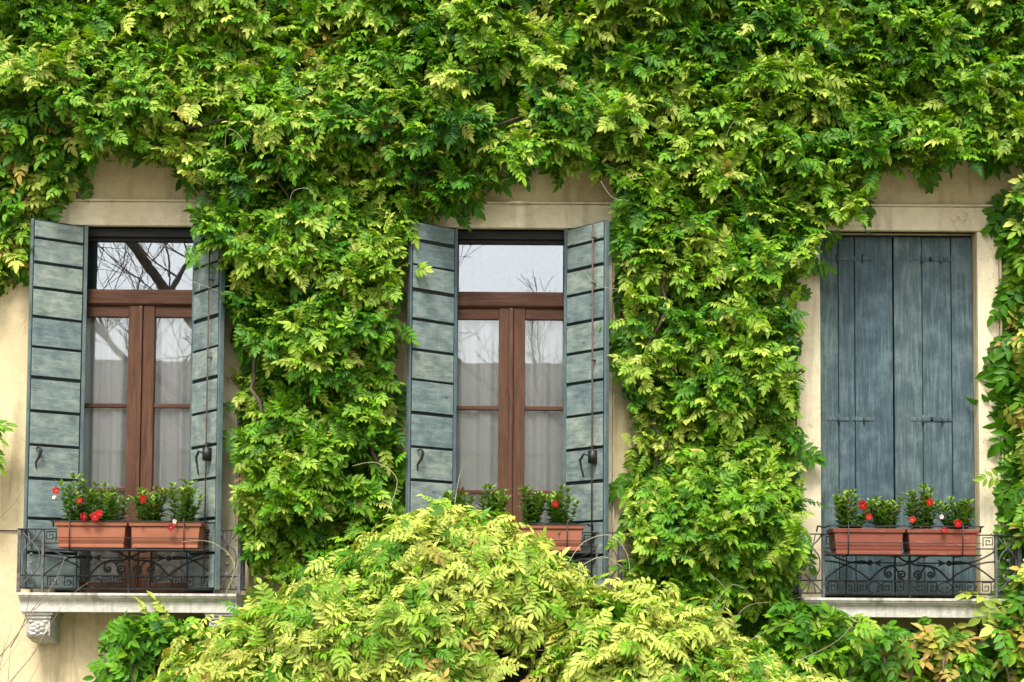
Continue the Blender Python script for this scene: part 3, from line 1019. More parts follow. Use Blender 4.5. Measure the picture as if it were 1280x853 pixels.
class Foliage:
    def __init__(self, protos, material, seed):
        self.P, self.m = protos, material
        self.rs = NPR(seed)
        self.o, self.f, self.n, self.s, self.c, self.ct, self.k = [], [], [], [], [], [], []

    def leaf(self, o, fwd, nrm, s, col, tipcol):
        self.o.append(o); self.f.append(fwd); self.n.append(nrm); self.s.append(s); self.c.append(col); self.ct.append(tipcol)
        self.k.append(self.rs.randint(len(self.P)))

    def finish(self, parent, limit=300, name='leaf'):
        o = np.array(self.o); f = np.array(self.f); n = np.array(self.n); s = np.array(self.s)
        c = np.array(self.c); ct = np.array(self.ct); k = np.array(self.k)
        f /= np.linalg.norm(f, axis=1)[:, None]
        n = n - f * (n * f).sum(1)[:, None]
        n /= np.linalg.norm(n, axis=1)[:, None] + 1e-9
        sd = np.cross(n, f)
        Rm = np.stack([f, sd, n], axis=2)                    # columns
        N = len(o)
        # which leaves stand in front: nearest leaf in each small cell of the view from the street
        mid = [np.stack([p[0][8:].reshape(-1, 7, 3).mean(1) if p[0].shape[0] > 30 else p[0][:13:2] for _ in (0,)])[0] for p in self.P]
        cell, own, dist = [], [], []
        for q in range(len(self.P)):
            idx = np.where(k == q)[0]
            if not len(idx):
                continue
            pts = np.einsum('nij,vj->nvi', Rm[idx], mid[q]) * s[idx][:, None, None] + o[idx][:, None, :]
            dy = pts[..., 1] - CAM.y
            a = np.floor((pts[..., 0] - CAM.x) / dy / .0045).astype(int)
            b = np.floor((pts[..., 2] - CAM.z) / dy / .0045).astype(int)
            ok = (abs(a) < 80) & (b > -12) & (b < 105)
            cell.append((a * 1000 + b)[ok]); own.append(np.broadcast_to(idx[:, None], a.shape)[ok]); dist.append(dy[ok])
        cell, own, dist = np.concatenate(cell), np.concatenate(own), np.concatenate(dist)
        od = np.lexsort((dist, cell))
        cell, own, dist = cell[od], own[od], dist[od]
        first = np.r_[True, cell[1:] != cell[:-1]] if len(cell) else np.zeros(0, bool)
        score = np.zeros(N)
        np.add.at(score, own[first], 1.0 / dist[first])
        order = np.argsort(-score)
        single = [i for i in order[:limit] if score[i] > 0]
        is_single = np.zeros(N, bool); is_single[single] = True
        inv = np.array(parent.matrix_world.translation) if False else np.array(parent.location)
        # singles: shared meshes by shape and colour bin
        cache = {}
        for i in single:
            key = (k[i], tuple(np.round(c[i] * 22).astype(int)), tuple(np.round(ct[i] * 14).astype(int)))
            me = cache.get(key)
            if me is None:
                V, Fc, jit, tip = self.P[k[i]]
                me = bpy.data.meshes.new('leaf')
                me.from_pydata(V.tolist(), [], Fc.tolist())
                w_ = np.clip(tip, 0, 1)[:, None] ** 2
                cc = (c[i] * (1 - w_) + ct[i] * w_) * jit[:, None]
                cc = np.concatenate([cc, np.ones((len(V), 1))], 1).astype(np.float32)
                me.color_attributes.new('tint', 'FLOAT_COLOR', 'POINT').data.foreach_set('color', cc.ravel())
                me.materials.append(MAT[self.m])
                me.polygons.foreach_set('use_smooth', [True] * len(me.polygons))
                cache[key] = me
            M = np.eye(4)
            M[:3, :3] = Rm[i] * s[i]
            M[:3, 3] = o[i] - inv
            link_mesh(name, me, parent, Matrix(M.tolist()))
        # the rest: one mesh
        vv, ff, cl = [], [], []
        off = 0
        for q in range(len(self.P)):
            V, Fc, jit, tip = self.P[q]
            idx = np.where((k == q) & ~is_single)[0]
            if not len(idx):
                continue
            X = np.einsum('nij,vj->nvi', Rm[idx], V) * s[idx][:, None, None] + o[idx][:, None, :] - inv
            w_ = (np.clip(tip, 0, 1) ** 2)[None, :, None]
            cc = (c[idx][:, None, :] * (1 - w_) + ct[idx][:, None, :] * w_) * jit[None, :, None]
            ff.append((Fc[None] + (off + np.arange(len(idx)) * len(V))[:, None, None]).reshape(-1, 3))
            vv.append(X.reshape(-1, 3)); cl.append(cc.reshape(-1, 3))
            off += len(idx) * len(V)
        if vv:
            vv = np.concatenate(vv).astype(np.float32); ff = np.concatenate(ff).astype(np.int32); cl = np.concatenate(cl)
            me = bpy.data.meshes.new('foliage')
            me.vertices.add(len(vv)); me.vertices.foreach_set('co', vv.ravel())
            me.loops.add(ff.size); me.loops.foreach_set('vertex_index', ff.ravel())
            me.polygons.add(len(ff)); me.polygons.foreach_set('loop_start', np.arange(0, ff.size, 3, dtype=np.int32))
            me.polygons.foreach_set('use_smooth', np.ones(len(ff), bool))
            cc = np.concatenate([cl, np.ones((len(cl), 1))], 1).astype(np.float32)
            me.color_attributes.new('tint', 'FLOAT_COLOR', 'POINT').data.foreach_set('color', cc.ravel())
            me.materials.append(MAT[self.m])
            me.update(); me.validate()
            ob = bpy.data.objects.new('foliage', me)
            COL.objects.link(ob)
            ob.parent = parent
            ob['kind'] = 'stuff'
        print(parent.name, 'leaves', N, 'tris', 0 if not len(vv) else len(ff))

# leaf colours (base reflectance): deep green, mid green, yellow green, pale yellow, bronze
DEEP, MIDG, LIME, PALE, BRONZE = (np.array(x) for x in ((.030, .115, .008), (.072, .225, .008), (.185, .36, .012), (.47, .52, .10), (.46, .29, .08)))

STOPS = (0.0, .35, .68, 1.0)
def tone_of(t):
    return np.array([np.interp(t, STOPS, [q[i] for q in (DEEP, MIDG, LIME, PALE)]) for i in range(3)])

def pick_t(rs, wts):
    """age of a leaf along deep green .. pale yellow; above 1.2 it is bronze tinged"""
    q = rs.choice(5, p=np.array(wts) / sum(wts))
    return (.05, .35, .66, .95, 1.5)[q] + rs.normal() * .09

def leaf_tone(rs, t):
    if t > 1.2:
        return tone_of(.55 + rs.uniform(0, .3)) * .6 + BRONZE * .4, BRONZE
    c_ = tone_of(np.clip(t, 0, 1.02))
    return c_, tone_of(np.clip(t + rs.uniform(-.05, .32), 0, 1.05))

def wall_vine(fo, poly, n_clump, per, depth, wts_fn, up_hint=(0, -.66, .74), filler=1.0, size=(.46, .82), sp=.175, grow_down=.08, bump=None, hollows=()):
    """cascading clumps of leaves in front of a wall inside an outline given in metres on the wall (x, z)"""
    rs = fo.rs
    px = np.array([p[0] for p in poly]); pz = np.array([p[1] for p in poly])
    cs = []
    tries = 0
    mind = .75 * math.sqrt(abs(sum(px[i] * pz[(i + 1) % len(px)] - px[(i + 1) % len(px)] * pz[i] for i in range(len(px)))) / 2 / n_clump)
    while len(cs) < n_clump and tries < n_clump * 60:
        tries += 1
        x, z = rs.uniform(px.min(), px.max()), rs.uniform(pz.min(), pz.max())
        if not inside(poly, [x], [z])[0]:
            continue
        if any(((x - a) / c_) ** 2 + ((z - b) / d) ** 2 < 1 for a, b, c_, d in hollows):
            continue
        if cs and min((x - a[0]) ** 2 + (z - a[1]) ** 2 for a in cs) < (mind * .8) ** 2:
            continue
        cs.append((x, z))
    GX, GZ = np.meshgrid(np.arange(px.min(), px.max(), .01), np.arange(pz.min(), pz.max(), .01), indexing='ij')
    grid = inside(poly, GX, GZ)
    gx0, gz0 = px.min(), pz.min()
    def keep(x, z):
        i, j = int((x - gx0) * 100), int((z - gz0) * 100)
        return 0 <= i < grid.shape[0] and 0 <= j < grid.shape[1] and grid[i, j]
    for (x, z) in cs:
        big = .5 + .5 * math.sin(x * 2.3 + 1.1 * math.sin(z * 1.9)) * math.sin(z * 3.1 + .8 * math.sin(x * 1.7))
        y = -(depth[0] + (depth[1] - depth[0]) * np.clip(.5 * big + rs.uniform(-.1, .6), 0, 1))
        if bump:
            y -= bump(x, z)
        wts = wts_fn(x, z, rs)
        tc = pick_t(rs, wts)
        val = rs.uniform(.88, 1.10)
        for q in range(per):
            ph = rs.uniform(0, 2 * PI)
            rr = rs.uniform(0, 1) ** .6
            way = rs.uniform()
            hang = way < .15
            if hang:
                fwd = np.array([math.sin(ph) * rr * .8, -.25 - .3 * rs.uniform(), -.75])
            elif way < .70:                    # spread out along the face of the vine
                fwd = np.array([math.sin(ph) * 1.1, -.15 - .45 * rs.uniform(), math.cos(ph) * .75 - grow_down])
            else:                              # pointing at the street
                fwd = np.array([math.sin(ph) * rr * .8, -.6 - .4 * rs.uniform(), math.cos(ph) * rr * .5 - grow_down * .5])
            ox = x + rs.normal() * sp * .55 + fwd[0] * .04
            oz = z + rs.normal() * sp * .42 + .06
            # the clump is a tuft: fuller in its middle
            rad2 = ((ox - x) ** 2 + (oz - z) ** 2) / (sp * sp)
            oy = y + .10 * min(1.5, rad2) + rs.uniform(-.03, .09)
            oy = min(oy, -.03)
            ss = rs.uniform(*size)
            u = fwd / np.linalg.norm(fwd)
            tipx, tipz = ox + u[0] * .19 * ss, oz + u[2] * .19 * ss - .03
            if not keep(tipx, tipz) and rs.uniform() > .10:
                continue
            if not keep(ox, oz) and rs.uniform() > .3:
                continue
            nn = np.array((0, -.95, .35) if hang else up_hint) + rs.normal(size=3) * .36
            tl_ = tc + rs.normal() * .12 if rs.uniform() < .72 else pick_t(rs, wts)
            col, yt = leaf_tone(rs, tl_)
            vq = val * rs.uniform(.82, 1.18)
            fo.leaf((ox, oy, oz), fwd, nn, ss, col * vq, yt * vq)
    # filler leaves close to the wall, inner shade put in as deeper greens
    nf = int(n_clump * per * .35 * filler)
    for q in range(nf):
        x, z = rs.uniform(px.min(), px.max()), rs.uniform(pz.min(), pz.max())
        if not keep(x, z) or not keep(x, z - .17):
            continue
        fwd = np.array([rs.normal() * .6, -.25, -.7 + rs.normal() * .3])
        fo.leaf((x, -rs.uniform(.03, .12), z), fwd, np.array([0, -1, .3]) + rs.normal(size=3) * .3, rs.uniform(.9, 1.3), tone_of(rs.uniform(0, .5)) * rs.uniform(.8, 1.2), MIDG)

def vine_stem(path, r0, r1, parent, name='stem', m='bark', seed=1, wob=.05, sides=7):
    rg = random.Random(seed)
    pts = []
    for a, b in zip(path[:-1], path[1:]):
        A, B = Vector(a), Vector(b)
        for i in range(6):
            t = i / 6
            pts.append(A.lerp(B, t) + Vector((rg.uniform(-wob, wob), rg.uniform(-wob, wob) * .4, 0)))
    pts.append(Vector(path[-1]))
    n = len(pts)
    b = MB()
    b.tube(pts, [r0 + (r1 - r0) * i / (n - 1) for i in range(n)], sides)
    return b.build(name, m, parent, smooth=True)

def tendril(parent, pts, r=.0016, m='tendril'):
    b = MB()
    P = [Vector(p) for p in pts]
    out = []
    n = len(P)
    for i in range(n - 1):
        p0, p1, p2, p3 = P[max(i - 1, 0)], P[i], P[i + 1], P[min(i + 2, n - 1)]
        for k in range(5):
            t = k / 5
            out.append(.5 * ((2 * p1) + (p2 - p0) * t + (2 * p0 - 5 * p1 + 4 * p2 - p3) * t * t + (3 * p1 - p0 - 3 * p2 + p3) * t ** 3))
    out.append(P[-1])
    b.tube(out, [r * (1 - .5 * i / len(out)) for i in range(len(out))], 5)
    return b.build('tendril', m, parent, smooth=True)

# ------------------------------------------------------------------ the climbing wisteria
WISTERIA = [(-4.02,6.48), (4.00,6.50), (4.00,4.98), (3.38,4.93), (3.18,4.93), (2.92,4.87), (2.81,4.82), (2.75,4.94), (2.56,4.87), (2.50,4.71), (2.41,4.55), (2.21,4.54), (2.13,4.42), (2.08,4.19), (2.00,3.94), (1.97,3.62), (1.99,3.29), (2.01,2.95), (1.99,2.72), (2.02,2.27), (1.92,1.88), (1.78,1.74), (0.89,1.82), (0.83,2.04), (0.79,2.38), (0.81,2.71), (0.89,2.97), (0.83,3.17), (0.77,3.45), (0.79,3.73), (0.78,4.13), (0.71,4.41), (0.73,4.70), (0.67,4.84), (0.46,4.88), (0.32,4.78), (0.12,4.88), (-0.02,4.84), (-0.21,4.76), (-0.35,4.65), (-0.58,4.59), (-0.76,4.46), (-0.78,4.12), (-0.81,3.72), (-0.85,3.44), (-0.84,2.93), (-0.80,2.59), (-0.78,2.37), (-0.95,2.14), (-1.72,1.92), (-1.85,2.14), (-1.93,2.47), (-1.92,2.92), (-1.96,3.26), (-1.96,3.54), (-1.99,3.83), (-2.14,4.11), (-2.25,4.34), (-2.24,4.61), (-2.32,4.75), (-2.38,4.88), (-2.56,4.96), (-2.79,4.94), (-2.96,4.88), (-3.10,5.13), (-3.31,5.36), (-4.02,5.36)]
vine = empty('climbing_wisteria', (0, 0, 0), 'lush green wisteria covering the upper wall and hanging between the windows', 'vine')
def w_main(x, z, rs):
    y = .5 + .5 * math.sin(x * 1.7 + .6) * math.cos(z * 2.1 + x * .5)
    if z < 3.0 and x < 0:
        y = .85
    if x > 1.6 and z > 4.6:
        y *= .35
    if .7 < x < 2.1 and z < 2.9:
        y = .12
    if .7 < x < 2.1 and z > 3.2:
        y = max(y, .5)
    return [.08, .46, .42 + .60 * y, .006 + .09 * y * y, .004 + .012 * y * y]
def w_bump(x, z):
    e = .16 * max(0, 1 - abs(z - 5.15) / .5)
    for cx, cz, rx, rz, h in ((1.42, 2.28, .62, .40, .42), (-1.5, 2.72, .42, .30, .22), (1.3, 3.35, .5, .28, .15), (-1.6, 4.35, .5, .30, .16), (-1.3, 3.5, .5, .25, .10), (1.5, 4.3, .5, .3, .12)):
        q = ((x - cx) / rx) ** 2 + ((z - cz) / rz) ** 2
        if q < 1:
            e = max(e, h * (1 - q) ** .5)
    return e
fo = Foliage(PROTO_W, 'leaf', 11)
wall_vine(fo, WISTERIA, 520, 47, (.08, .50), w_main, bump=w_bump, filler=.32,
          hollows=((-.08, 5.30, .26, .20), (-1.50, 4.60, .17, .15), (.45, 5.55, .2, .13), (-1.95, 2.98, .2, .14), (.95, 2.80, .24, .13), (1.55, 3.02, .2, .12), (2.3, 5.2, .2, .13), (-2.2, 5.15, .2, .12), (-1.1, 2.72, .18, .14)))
fo.finish(vine)
for i, (path, r0, r1) in enumerate([
        ([(-1.5, -.12, 0), (-1.4, -.12, 1.8), (-1.25, -.1, 3.2), (-1.6, -.1, 4.9), (-2.8, -.12, 5.5), (-4, -.12, 5.7)], .045, .015),
        ([(-1.3, -.1, 0), (-1.35, -.1, 1.6), (-1.2, -.08, 3.6), (-.9, -.08, 4.9), (.4, -.1, 5.3)], .035, .012),
        ([(1.35, -.12, 0), (1.5, -.12, 1.8), (1.35, -.1, 3.4), (1.7, -.1, 4.9), (2.7, -.12, 5.4), (4, -.12, 5.6)], .045, .015),
        ([(1.2, -.1, 0), (1.25, -.12, 2.2), (1.5, -.08, 3.8), (1.1, -.08, 5.1), (.2, -.1, 5.8)], .03, .012),
        ([(-1.9, -.16, 2.6), (-1.75, -.3, 3.0), (-1.85, -.28, 3.5), (-1.5, -.3, 4.4), (-1.7, -.3, 5.0)], .018, .008),
        ([(-.95, -.16, 2.4), (-.98, -.28, 2.9), (-.9, -.2, 3.6), (-1.1, -.22, 4.3), (-.4, -.22, 5.1), (.1, -.2, 5.35)], .017, .008),
        ([(.98, -.16, 2.6), (1.05, -.28, 2.95), (.92, -.26, 3.4), (1.1, -.3, 4.2), (.95, -.3, 4.9)], .018, .008),
        ([(-3.2, -.2, 5.3), (-2.5, -.3, 5.15), (-2.1, -.34, 5.2), (-1.2, -.3, 5.5)], .016, .008),
        ([(1.8, -.2, 5.0), (2.3, -.34, 5.15), (3.0, -.3, 5.1), (3.7, -.3, 5.3)], .016, .008)]):
    vine_stem(path, r0, r1, vine, seed=i)
for pts in ([(-1.55, -.5, 4.55), (-1.52, -.55, 4.65), (-1.42, -.57, 4.67), (-1.36, -.55, 4.60), (-1.38, -.52, 4.54)],
            [(-1.98, -.35, 3.98), (-2.12, -.42, 4.02), (-2.25, -.45, 4.06)], [(-2.17, -.43, 4.04), (-2.175, -.44, 3.98)],
            [(.80, -.4, 4.02), (.62, -.45, 4.03), (.53, -.46, 4.08), (.49, -.46, 4.14)],
            [(1.93, -.5, 3.62), (1.97, -.55, 3.66), (2.04, -.56, 3.65), (2.07, -.53, 3.60)],
            [(-2.0, -.5, 4.95), (-1.97, -.56, 5.08), (-1.88, -.56, 5.03), (-1.84, -.54, 4.92)],
            [(.6, -.42, 4.78), (.68, -.44, 4.66), (.8, -.44, 4.64)],
            [(1.45, -.55, 5.05), (1.5, -.6, 5.14), (1.6, -.6, 5.1), (1.62, -.56, 5.0)]):
    tendril(vine, pts)

# creeper with bronze lobed leaves at the upper left edge
CREEPER = [(-4.17,5.42), (-3.32,5.32), (-3.08,5.03), (-3.16,4.74), (-3.37,4.61), (-3.40,4.39), (-3.49,4.13), (-3.68,4.11), (-4.14,4.16)]
cr = empty('bronze_vine', (-3.9, 0, 0), 'vine with orange tinged leaves at the upper left beside the leftmost shutter', 'vine')
fo = Foliage(PROTO_BROAD, 'leaf', 21)
wall_vine(fo, CREEPER, 40, 30, (.10, .36), lambda x, z, rs: [.15, .4, .40, .10, .25 if x < -3.3 else .1], size=(.5, .85), sp=.15)
fo.finish(cr)
vine_stem([(-4.4, -.1, 0), (-4.3, -.1, 2.5), (-4.0, -.1, 4.4), (-3.6, -.1, 5.0)], .03, .01, cr, seed=9)

RIGHTVINE = [(3.53,4.90), (4.19,4.96), (4.15,2.17), (3.55,2.23), (3.50,2.42), (3.60,2.73), (3.52,2.95), (3.56,3.29), (3.50,3.57), (3.61,3.96), (3.51,4.22), (3.54,4.42)]
rv = empty('hanging_wisteria', (3.8, 0, 0), 'yellowing wisteria hanging down the right edge beside the closed shutters', 'vine')
fo = Foliage(PROTO_BROAD, 'leaf', 31)
wall_vine(fo, RIGHTVINE, 60, 30, (.12, .50), lambda x, z, rs: [.2, .4, .45, .22, .14], size=(.6, .95), sp=.16)
fo.finish(rv)
vine_stem([(3.85, -.12, 0), (3.8, -.12, 2), (3.72, -.1, 3.4), (3.85, -.1, 5.2)], .04, .015, rv, seed=5)
tendril(rv, [(3.72, -.3, 4.02), (3.5, -.36, 4.05), (3.36, -.38, 4.07), (3.22, -.38, 4.13)])

# spray coming in at the left edge
ls = empty('wisteria_spray', (-4.1, -.3, 2.6), 'small wisteria spray reaching in at the left edge before bare wall', 'vine')
fo = Foliage(PROTO_W, 'leaf', 41)
for q in range(26):
    rs = fo.rs
    z = rs.uniform(2.72, 3.12)
    fo.leaf((-3.80 + rs.normal() * .05, -.25 + rs.normal() * .06, z), np.array([.8, -.25, -.3 + rs.normal() * .35]), np.array([0, -.7, .7]) + rs.normal(size=3) * .25, rs.uniform(.7, 1.0), MIDG * rs.uniform(.9, 1.3), LIME)
fo.finish(ls)
vine_stem([(-4.25, -.2, 0), (-4.2, -.2, 1.8), (-3.95, -.22, 2.6), (-3.80, -.25, 3.15)], .02, .006, ls, seed=6, wob=.03)

# ------------------------------------------------------------------ shrubs at the foot of the wall
def shrub(name, label, cat, poly, seed, n, per, depth, wts, protos, yoff, size=(.8, 1.1)):
    cx = sum(p[0] for p in poly) / len(poly)
    t = empty(name, (cx, yoff, 0), label, cat)
    fo = Foliage(protos, 'leaf', seed)
    wall_vine(fo, poly, n, per, depth, lambda x, z, rs: wts, up_hint=(0, -.6, .8), size=size, sp=.17, grow_down=.05)
    fo.finish(t)
    for k in range(4):
        vine_stem([(cx - t.location.x + (k - 1.5) * .06, -yoff * .0, 0), (cx - t.location.x + (k - 1.5) * .12, -.1, .8), (cx - t.location.x + (k - 1.5) * .2, -.15, 1.5)], .02, .008, t, seed=60 + k)
    return t
shrub('green_shrub', 'fresh green pinnate shrub under the left balcony', 'shrub', [(-2.81,1.58), (-2.68,1.71), (-2.52,1.73), (-2.28,1.72), (-2.06,1.66), (-1.97,1.05), (-2.0,.5), (-2.8,.5), (-2.83,0.94)], 51, 30, 30, (.30, .75), [.15, .75, .25, .0, .0], PROTO_W, -.45)
shrub('green_shrub', 'deep green bushy shrub at the left end of the right balcony', 'shrub', [(1.73,1.77), (1.92,1.85), (2.10,1.80), (2.26,1.67), (2.37,0.87), (2.35,.5), (1.6,.5), (1.65,0.87)], 52, 30, 30, (.35, .85), [.3, .75, .15, .0, .0], PROTO_W, -.5)
shrub('yellowing_shrub', 'shrub with yellow and bronze leaves under the right balcony', 'shrub', [(2.34,1.61), (2.48,1.69), (2.74,1.61), (2.90,1.72), (3.09,1.64), (3.20,1.30), (3.19,0.5), (2.34,0.5)], 53, 34, 26, (.30, .75), [.3, .45, .35, .18, .25], PROTO_BROAD, -.5, (.7, 1.0))
shrub('pale_leaved_vine', 'broad pale yellow leaves in front of the right end of the right balcony', 'vine', [(3.45,2.14), (3.65,2.21), (4.05,2.22), (4.05,0.87), (4.0,.5), (3.3,.5), (3.32,0.87), (3.36,1.29), (3.32,1.62), (3.40,1.91)], 54, 40, 24, (.40, .85), [.15, .3, .5, .4, .12], PROTO_BROAD, -.5, (.8, 1.15))

# ------------------------------------------------------------------ arbour and its mounds of wisteria
def interp(prof, x):
    return float(np.interp(x, [p[0] for p in prof], [p[1] for p in prof]))

def mound(name, label, prof, ytop, rfront, rdrop, yback, zmin, seed, n, per, wts, hole=None):
    t = empty(name, (sum(p[0] for p in prof) / len(prof), ytop, 0), label, 'vine')
    fo = Foliage(PROTO_MOUND, 'leaf', seed)
    rs = fo.rs
    x0, x1 = prof[0][0], prof[-1][0]
    cnt = 0
    while cnt < n:
        x = rs.uniform(x0, x1)
        H = interp(prof, x) - .10
        slope = (interp(prof, x + .1) - interp(prof, x - .1)) / .2
        u = rs.uniform(-.12, 1.75)
        if u < 0:                              # towards the house
            y, z = ytop - u * 1.6, H + u * .5
            nrm = np.array([-slope, .3, 1.0])
        elif u < 1:
            ph = u * PI / 2
            y, z = ytop - rfront * math.sin(ph), H - rdrop * (1 - math.cos(ph))
            nrm = np.array([-slope * math.cos(ph), -math.sin(ph), math.cos(ph) + .15])
        else:
            y, z = ytop - rfront + rs.uniform(-.05, .05), H - rdrop - (u - 1) * 1.1
            nrm = np.array([-slope * .2, -1, .25])
        if z < zmin:
            continue
        if hole and u > .3 and hole(x, z):
            continue
        cnt += 1
        nrm = nrm / np.linalg.norm(nrm)
        jut = rs.uniform(-.14, .09)
        cpt = np.array([x, y, z]) + nrm * jut
        tc = pick_t(rs, wts)
        val = rs.uniform(.88, 1.1)
        for q in range(per):
            r3 = rs.normal(size=3)
            fwd = r3 - nrm * (r3 @ nrm) * .75 + nrm * (.30 + .6 * (rs.uniform() < .05)) + np.array([0, -.1, -.30])
            off = rs.normal(size=3) * .10
            off -= nrm * (off @ nrm) * .5
            nn = nrm * .8 + np.array([0, -.25, .55]) + rs.normal(size=3) * .38
            tl_ = tc + rs.normal() * .13 if rs.uniform() < .7 else pick_t(rs, wts)
            col, yt = leaf_tone(rs, tl_)
            vq = val * rs.uniform(.82, 1.15)
            fo.leaf(cpt + off - nrm * .04, fwd, nn, rs.uniform(.46, .84), col * vq, yt * vq)
    # inner leaves, coloured darker to carry the shade inside the mound
    for q in range(int(n * per * .2)):
        x = rs.uniform(x0, x1); H = interp(prof, x) - .22
        u = rs.uniform(-.3, 1.6); ph = min(u, 1) * PI / 2
        y = ytop - u * 1.6 if u < 0 else ytop - (rfront - .15) * math.sin(ph)
        z = H + u * .5 if u < 0 else H - rdrop * (1 - math.cos(ph)) - max(0, u - 1)
        if z < zmin or (hole and hole(x, z)):
            continue
        fo.leaf((x, y, z), rs.normal(size=3) + np.array([0, 0, -.6]), np.array([0, -.6, .8]) + rs.normal(size=3) * .4, rs.uniform(.9, 1.2), tone_of(rs.uniform(.1, .7)) * rs.uniform(.8, 1.2), MIDG)
    fo.finish(t)
    return t

MAIN = [(-2.3,1.14), (-2.1,1.28), (-1.9,1.50), (-1.57,1.75), (-1.2,1.98), (-.92,2.14), (-.65,2.30), (-.40,2.40), (-.15,2.36), (.08,2.23), (.28,2.09), (.46,1.95), (.52,1.7)]
big = mound('mounded_wisteria', 'large yellow green mound of wisteria in the foreground, rising to the middle window', MAIN, -1.9, .75, .75, -1.0, .9, 61, 225, 41, [.01, .08, .36, .68, .008],
            hole=lambda x, z: (-.20 < x < .42 and z < 1.80) or (.30 < x and z < 1.88))
SEC = [(.22,1.62), (.30,1.80), (.43,1.92), (.7,1.92), (.96,1.84), (1.22,1.70), (1.48,1.55), (1.74,1.40), (1.95,1.2)]
low = mound('mounded_wisteria', 'lower yellow green mound of wisteria right of the big one', SEC, -2.3, .55, .6, -1.4, .9, 62, 105, 38, [.01, .12, .40, .60, .008],
            hole=lambda x, z: x < .52 and z < 1.80)
for pts in ([(1.02, -2.6, 1.72), (1.12, -2.62, 1.86), (1.20, -2.62, 1.92), (1.32, -2.6, 1.84)], [(1.1, -2.6, 1.7), (1.15, -2.6, 1.88), (1.06, -2.6, 1.98)], [(1.16, -2.55, 1.66), (1.26, -2.55, 1.80), (1.40, -2.55, 1.83)],
            [(1.25, -2.5, 1.6), (1.4, -2.5, 1.68), (1.5, -2.5, 1.72)], [(1.55, -2.4, 1.5), (1.8, -2.35, 1.62), (1.93, -2.3, 1.76)]):
    tendril(low, [(a - low.location.x, b - low.location.y, c_) for a, b, c_ in pts], .002, 'dry_twig')
for pts in ([(.30, -2.3, 2.02), (.40, -2.3, 2.16), (.55, -2.3, 2.20), (.64, -2.3, 2.10), (.66, -2.3, 1.98)], [(.34, -2.3, 2.0), (.5, -2.3, 2.08), (.62, -2.3, 2.02)],
            [(-1.72, -1.7, 1.85), (-1.66, -1.7, 2.05), (-1.80, -1.7, 2.18), (-1.98, -1.7, 2.18)], [(-.72, -2.1, 2.32), (-.66, -2.1, 2.52), (-.78, -2.1, 2.62), (-.92, -2.1, 2.60)],
            [(-.33, -2.1, 2.38), (-.30, -2.1, 2.56), (-.24, -2.1, 2.66)]):
    tendril(big, [(a - big.location.x, b - big.location.y, c_) for a, b, c_ in pts], .0018)

arb = empty('arbour', (0, -1.9, 0), 'dark iron arbour frame seen in the gap under the wisteria mound', 'arbour')
for x in (-1.6, -.02, 1.3):
    for y in (-.55, .5):
        b = MB(); b.tube([(x, y, 0), (x, y, 1.22)], .022, 8)
        b.build('post', 'rack_iron', arb, smooth=True)
for y in (-.55, 0, .5):
    b = MB(); b.tube([(-1.6 + 2.9 * i / 24, y, 1.20 + .40 * math.sin(PI * i / 24)) for i in range(25)], .016, 6)
    b.build('arch', 'rack_iron', arb, smooth=True)
for k in range(9):
    a = PI * (k + .5) / 9
    x = -.15 - 1.43 * math.cos(a)
    z = 1.215 + .40 * math.sin(PI * (x + 1.6) / 2.9)
    b = MB(); b.box(x - .035, x + .035, -.62, .58, z, z + .025)
    b.build('slat', 'dark_timber', arb, bevel=.003)
for k in range(12):  # curved slats overlapped into an added dark screen, shade for the gap
    z = .45 + .105 * k
    b = MB()
    b.tube([(-1.55 + 2.8 * i / 16, .52, z - .10 * ((i - 8) / 8) ** 2 + .1) for i in range(17)], .058, 6)
    b.build('dark_screen_slat', 'dark_timber', arb, smooth=True)

# ------------------------------------------------------------------ bare twigs by the left balcony, cables
def twig_bush(name, label, cat, base, n, seed, hgt, lean, mats='dry_twig', r=.006):
    rg = random.Random(seed)
    t = empty(name, base, label, cat)
    def grow(p, d, l, rad, lvl, mb):
        pts = [p]
        for i in range(6):
            d = (d + Vector((rg.uniform(-.18, .18), rg.uniform(-.10, .10), rg.uniform(-.08, .12)))).normalized()
            p = p + d * l / 6
            pts.append(p)
            if lvl < 2 and rg.random() < .45:
                d2 = (d + Vector((rg.uniform(-.8, .8), rg.uniform(-.3, .3), rg.uniform(-.2, .4)))).normalized()
                grow(p, d2, l * rg.uniform(.35, .6), rad * .6, lvl + 1, mb)
        mb.tube(pts, [rad * (1 - .7 * i / 6) for i in range(7)], 5)
    for k in range(n):
        mb = MB()
        grow(Vector((rg.uniform(-.2, .2), rg.uniform(-.15, .15), 0)), Vector((lean + rg.uniform(-.25, .25), 0, 1)).normalized(), hgt * rg.uniform(.7, 1.1), r, 0, mb)
        mb.build('branch', mats, t, smooth=True)
twig_bush('bare_shrub', 'leafless brown twigs at the lower left corner against the wall', 'shrub', (-3.98, -.5, 0), 18, 4, 1.62, .05, r=.007)

b = MB(); b.tube([(-4.4, -.012, 2.352), (-3.9, -.012, 2.345), (-3.43, -.012, 2.343)], .005, 6)
tag(b.build('cable', 'rack_iron', smooth=True), 'thin dark cable running along the wall to the left railing', 'cable')

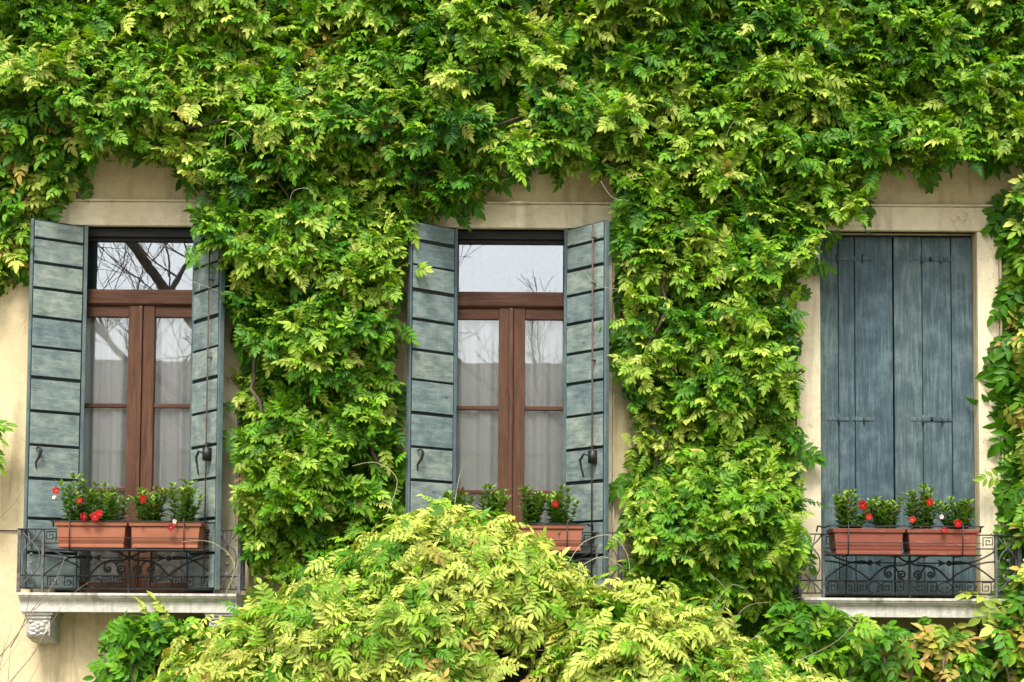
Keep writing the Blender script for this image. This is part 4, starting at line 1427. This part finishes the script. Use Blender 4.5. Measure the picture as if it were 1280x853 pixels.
# ------------------------------------------------------------------ across the street: what the panes mirror
far = empty('far_house', (-5, -22, 0), 'tiled roof house mirrored in the panes of the brown windows', 'house')
b = MB(); b.box(-9, 11, -7, 0, 0, 5.6); b.build('wall', 'far_plaster', far)
b = MB()
b.add([(-9.6, .7, 5.5), (11.6, .7, 5.5), (11.6, -3.5, 8.25), (-9.6, -3.5, 8.25), (-9.6, -7.7, 5.5), (11.6, -7.7, 5.5)], [(0, 3, 2, 1), (3, 4, 5, 2), (0, 4, 3), (1, 2, 5), (0, 1, 5, 4)])
rf = b.build('roof', 'roof_tile', far)
for k in range(22):
    t_ = k / 22
    y, z = .7 - 4.2 * t_, 5.5 + 2.75 * t_
    b = MB(); b.box(-9.6, 11.6, y - .2, y + .02, z + .01, z + .07)
    b.build('tile_course', 'roof_tile', rf)

def bare_tree(name, label, base, seed, limbs):
    rg = random.Random(seed)
    t = empty(name, base, label, 'tree')
    tr = MB(); br = MB()
    def grow(p, d, l, rad, lvl):
        pts, n = [p.copy()], 5
        mb = tr if lvl == 0 else br
        for i in range(n):
            d = (d + Vector((rg.uniform(-.16, .16), rg.uniform(-.12, .12), rg.uniform(-.10, .10)))).normalized()
            p = p + d * (l / n)
            pts.append(p.copy())
            if lvl < (4 if rg.random() < .45 else 3) and (lvl > 0 or i > 0):
                for _ in range(1 if lvl == 0 else rg.choice((1, 1, 2))):
                    d2 = (d + Vector((rg.uniform(-1.0, 1.0), rg.uniform(-.5, .5), rg.uniform(-.35, .6)))).normalized()
                    grow(p, d2, l * rg.uniform(.42, .66), rad * (.36 if lvl else .4), lvl + 1)
        mb.tube(pts, [max(.005, rad * (1 - .55 * i / n)) for i in range(n + 1)], 5 if lvl < 2 else 3, cap=False)
    for p, d, l, rad in limbs:
        grow(Vector(p), Vector(d).normalized(), l, rad, 0)
    tr.build('trunk', 'bark', t, smooth=True)
    br.build('branches', 'bark', t, smooth=True)
bare_tree('bare_tree', 'leafless tree with a leaning trunk mirrored in the left window', (-3.6, -14, 0), 12, [((0, 0, 0), (-.06, 0, 1), 5.0, .22), ((-.3, 0, 4.6), (-.62, 0, .75), 5.5, .14), ((-.3, 0, 4.6), (.45, .1, .9), 4.5, .09)])
bare_tree('bare_tree', 'leafless tree with fine twigs mirrored in the middle window', (2.4, -15, 0), 31, [((0, 0, 0), (-.1, 0, 1), 4.4, .15), ((-.4, 0, 4.2), (-.8, 0, .62), 6.5, .06), ((-.4, 0, 4.2), (-.25, 0, .9), 5.5, .06)])
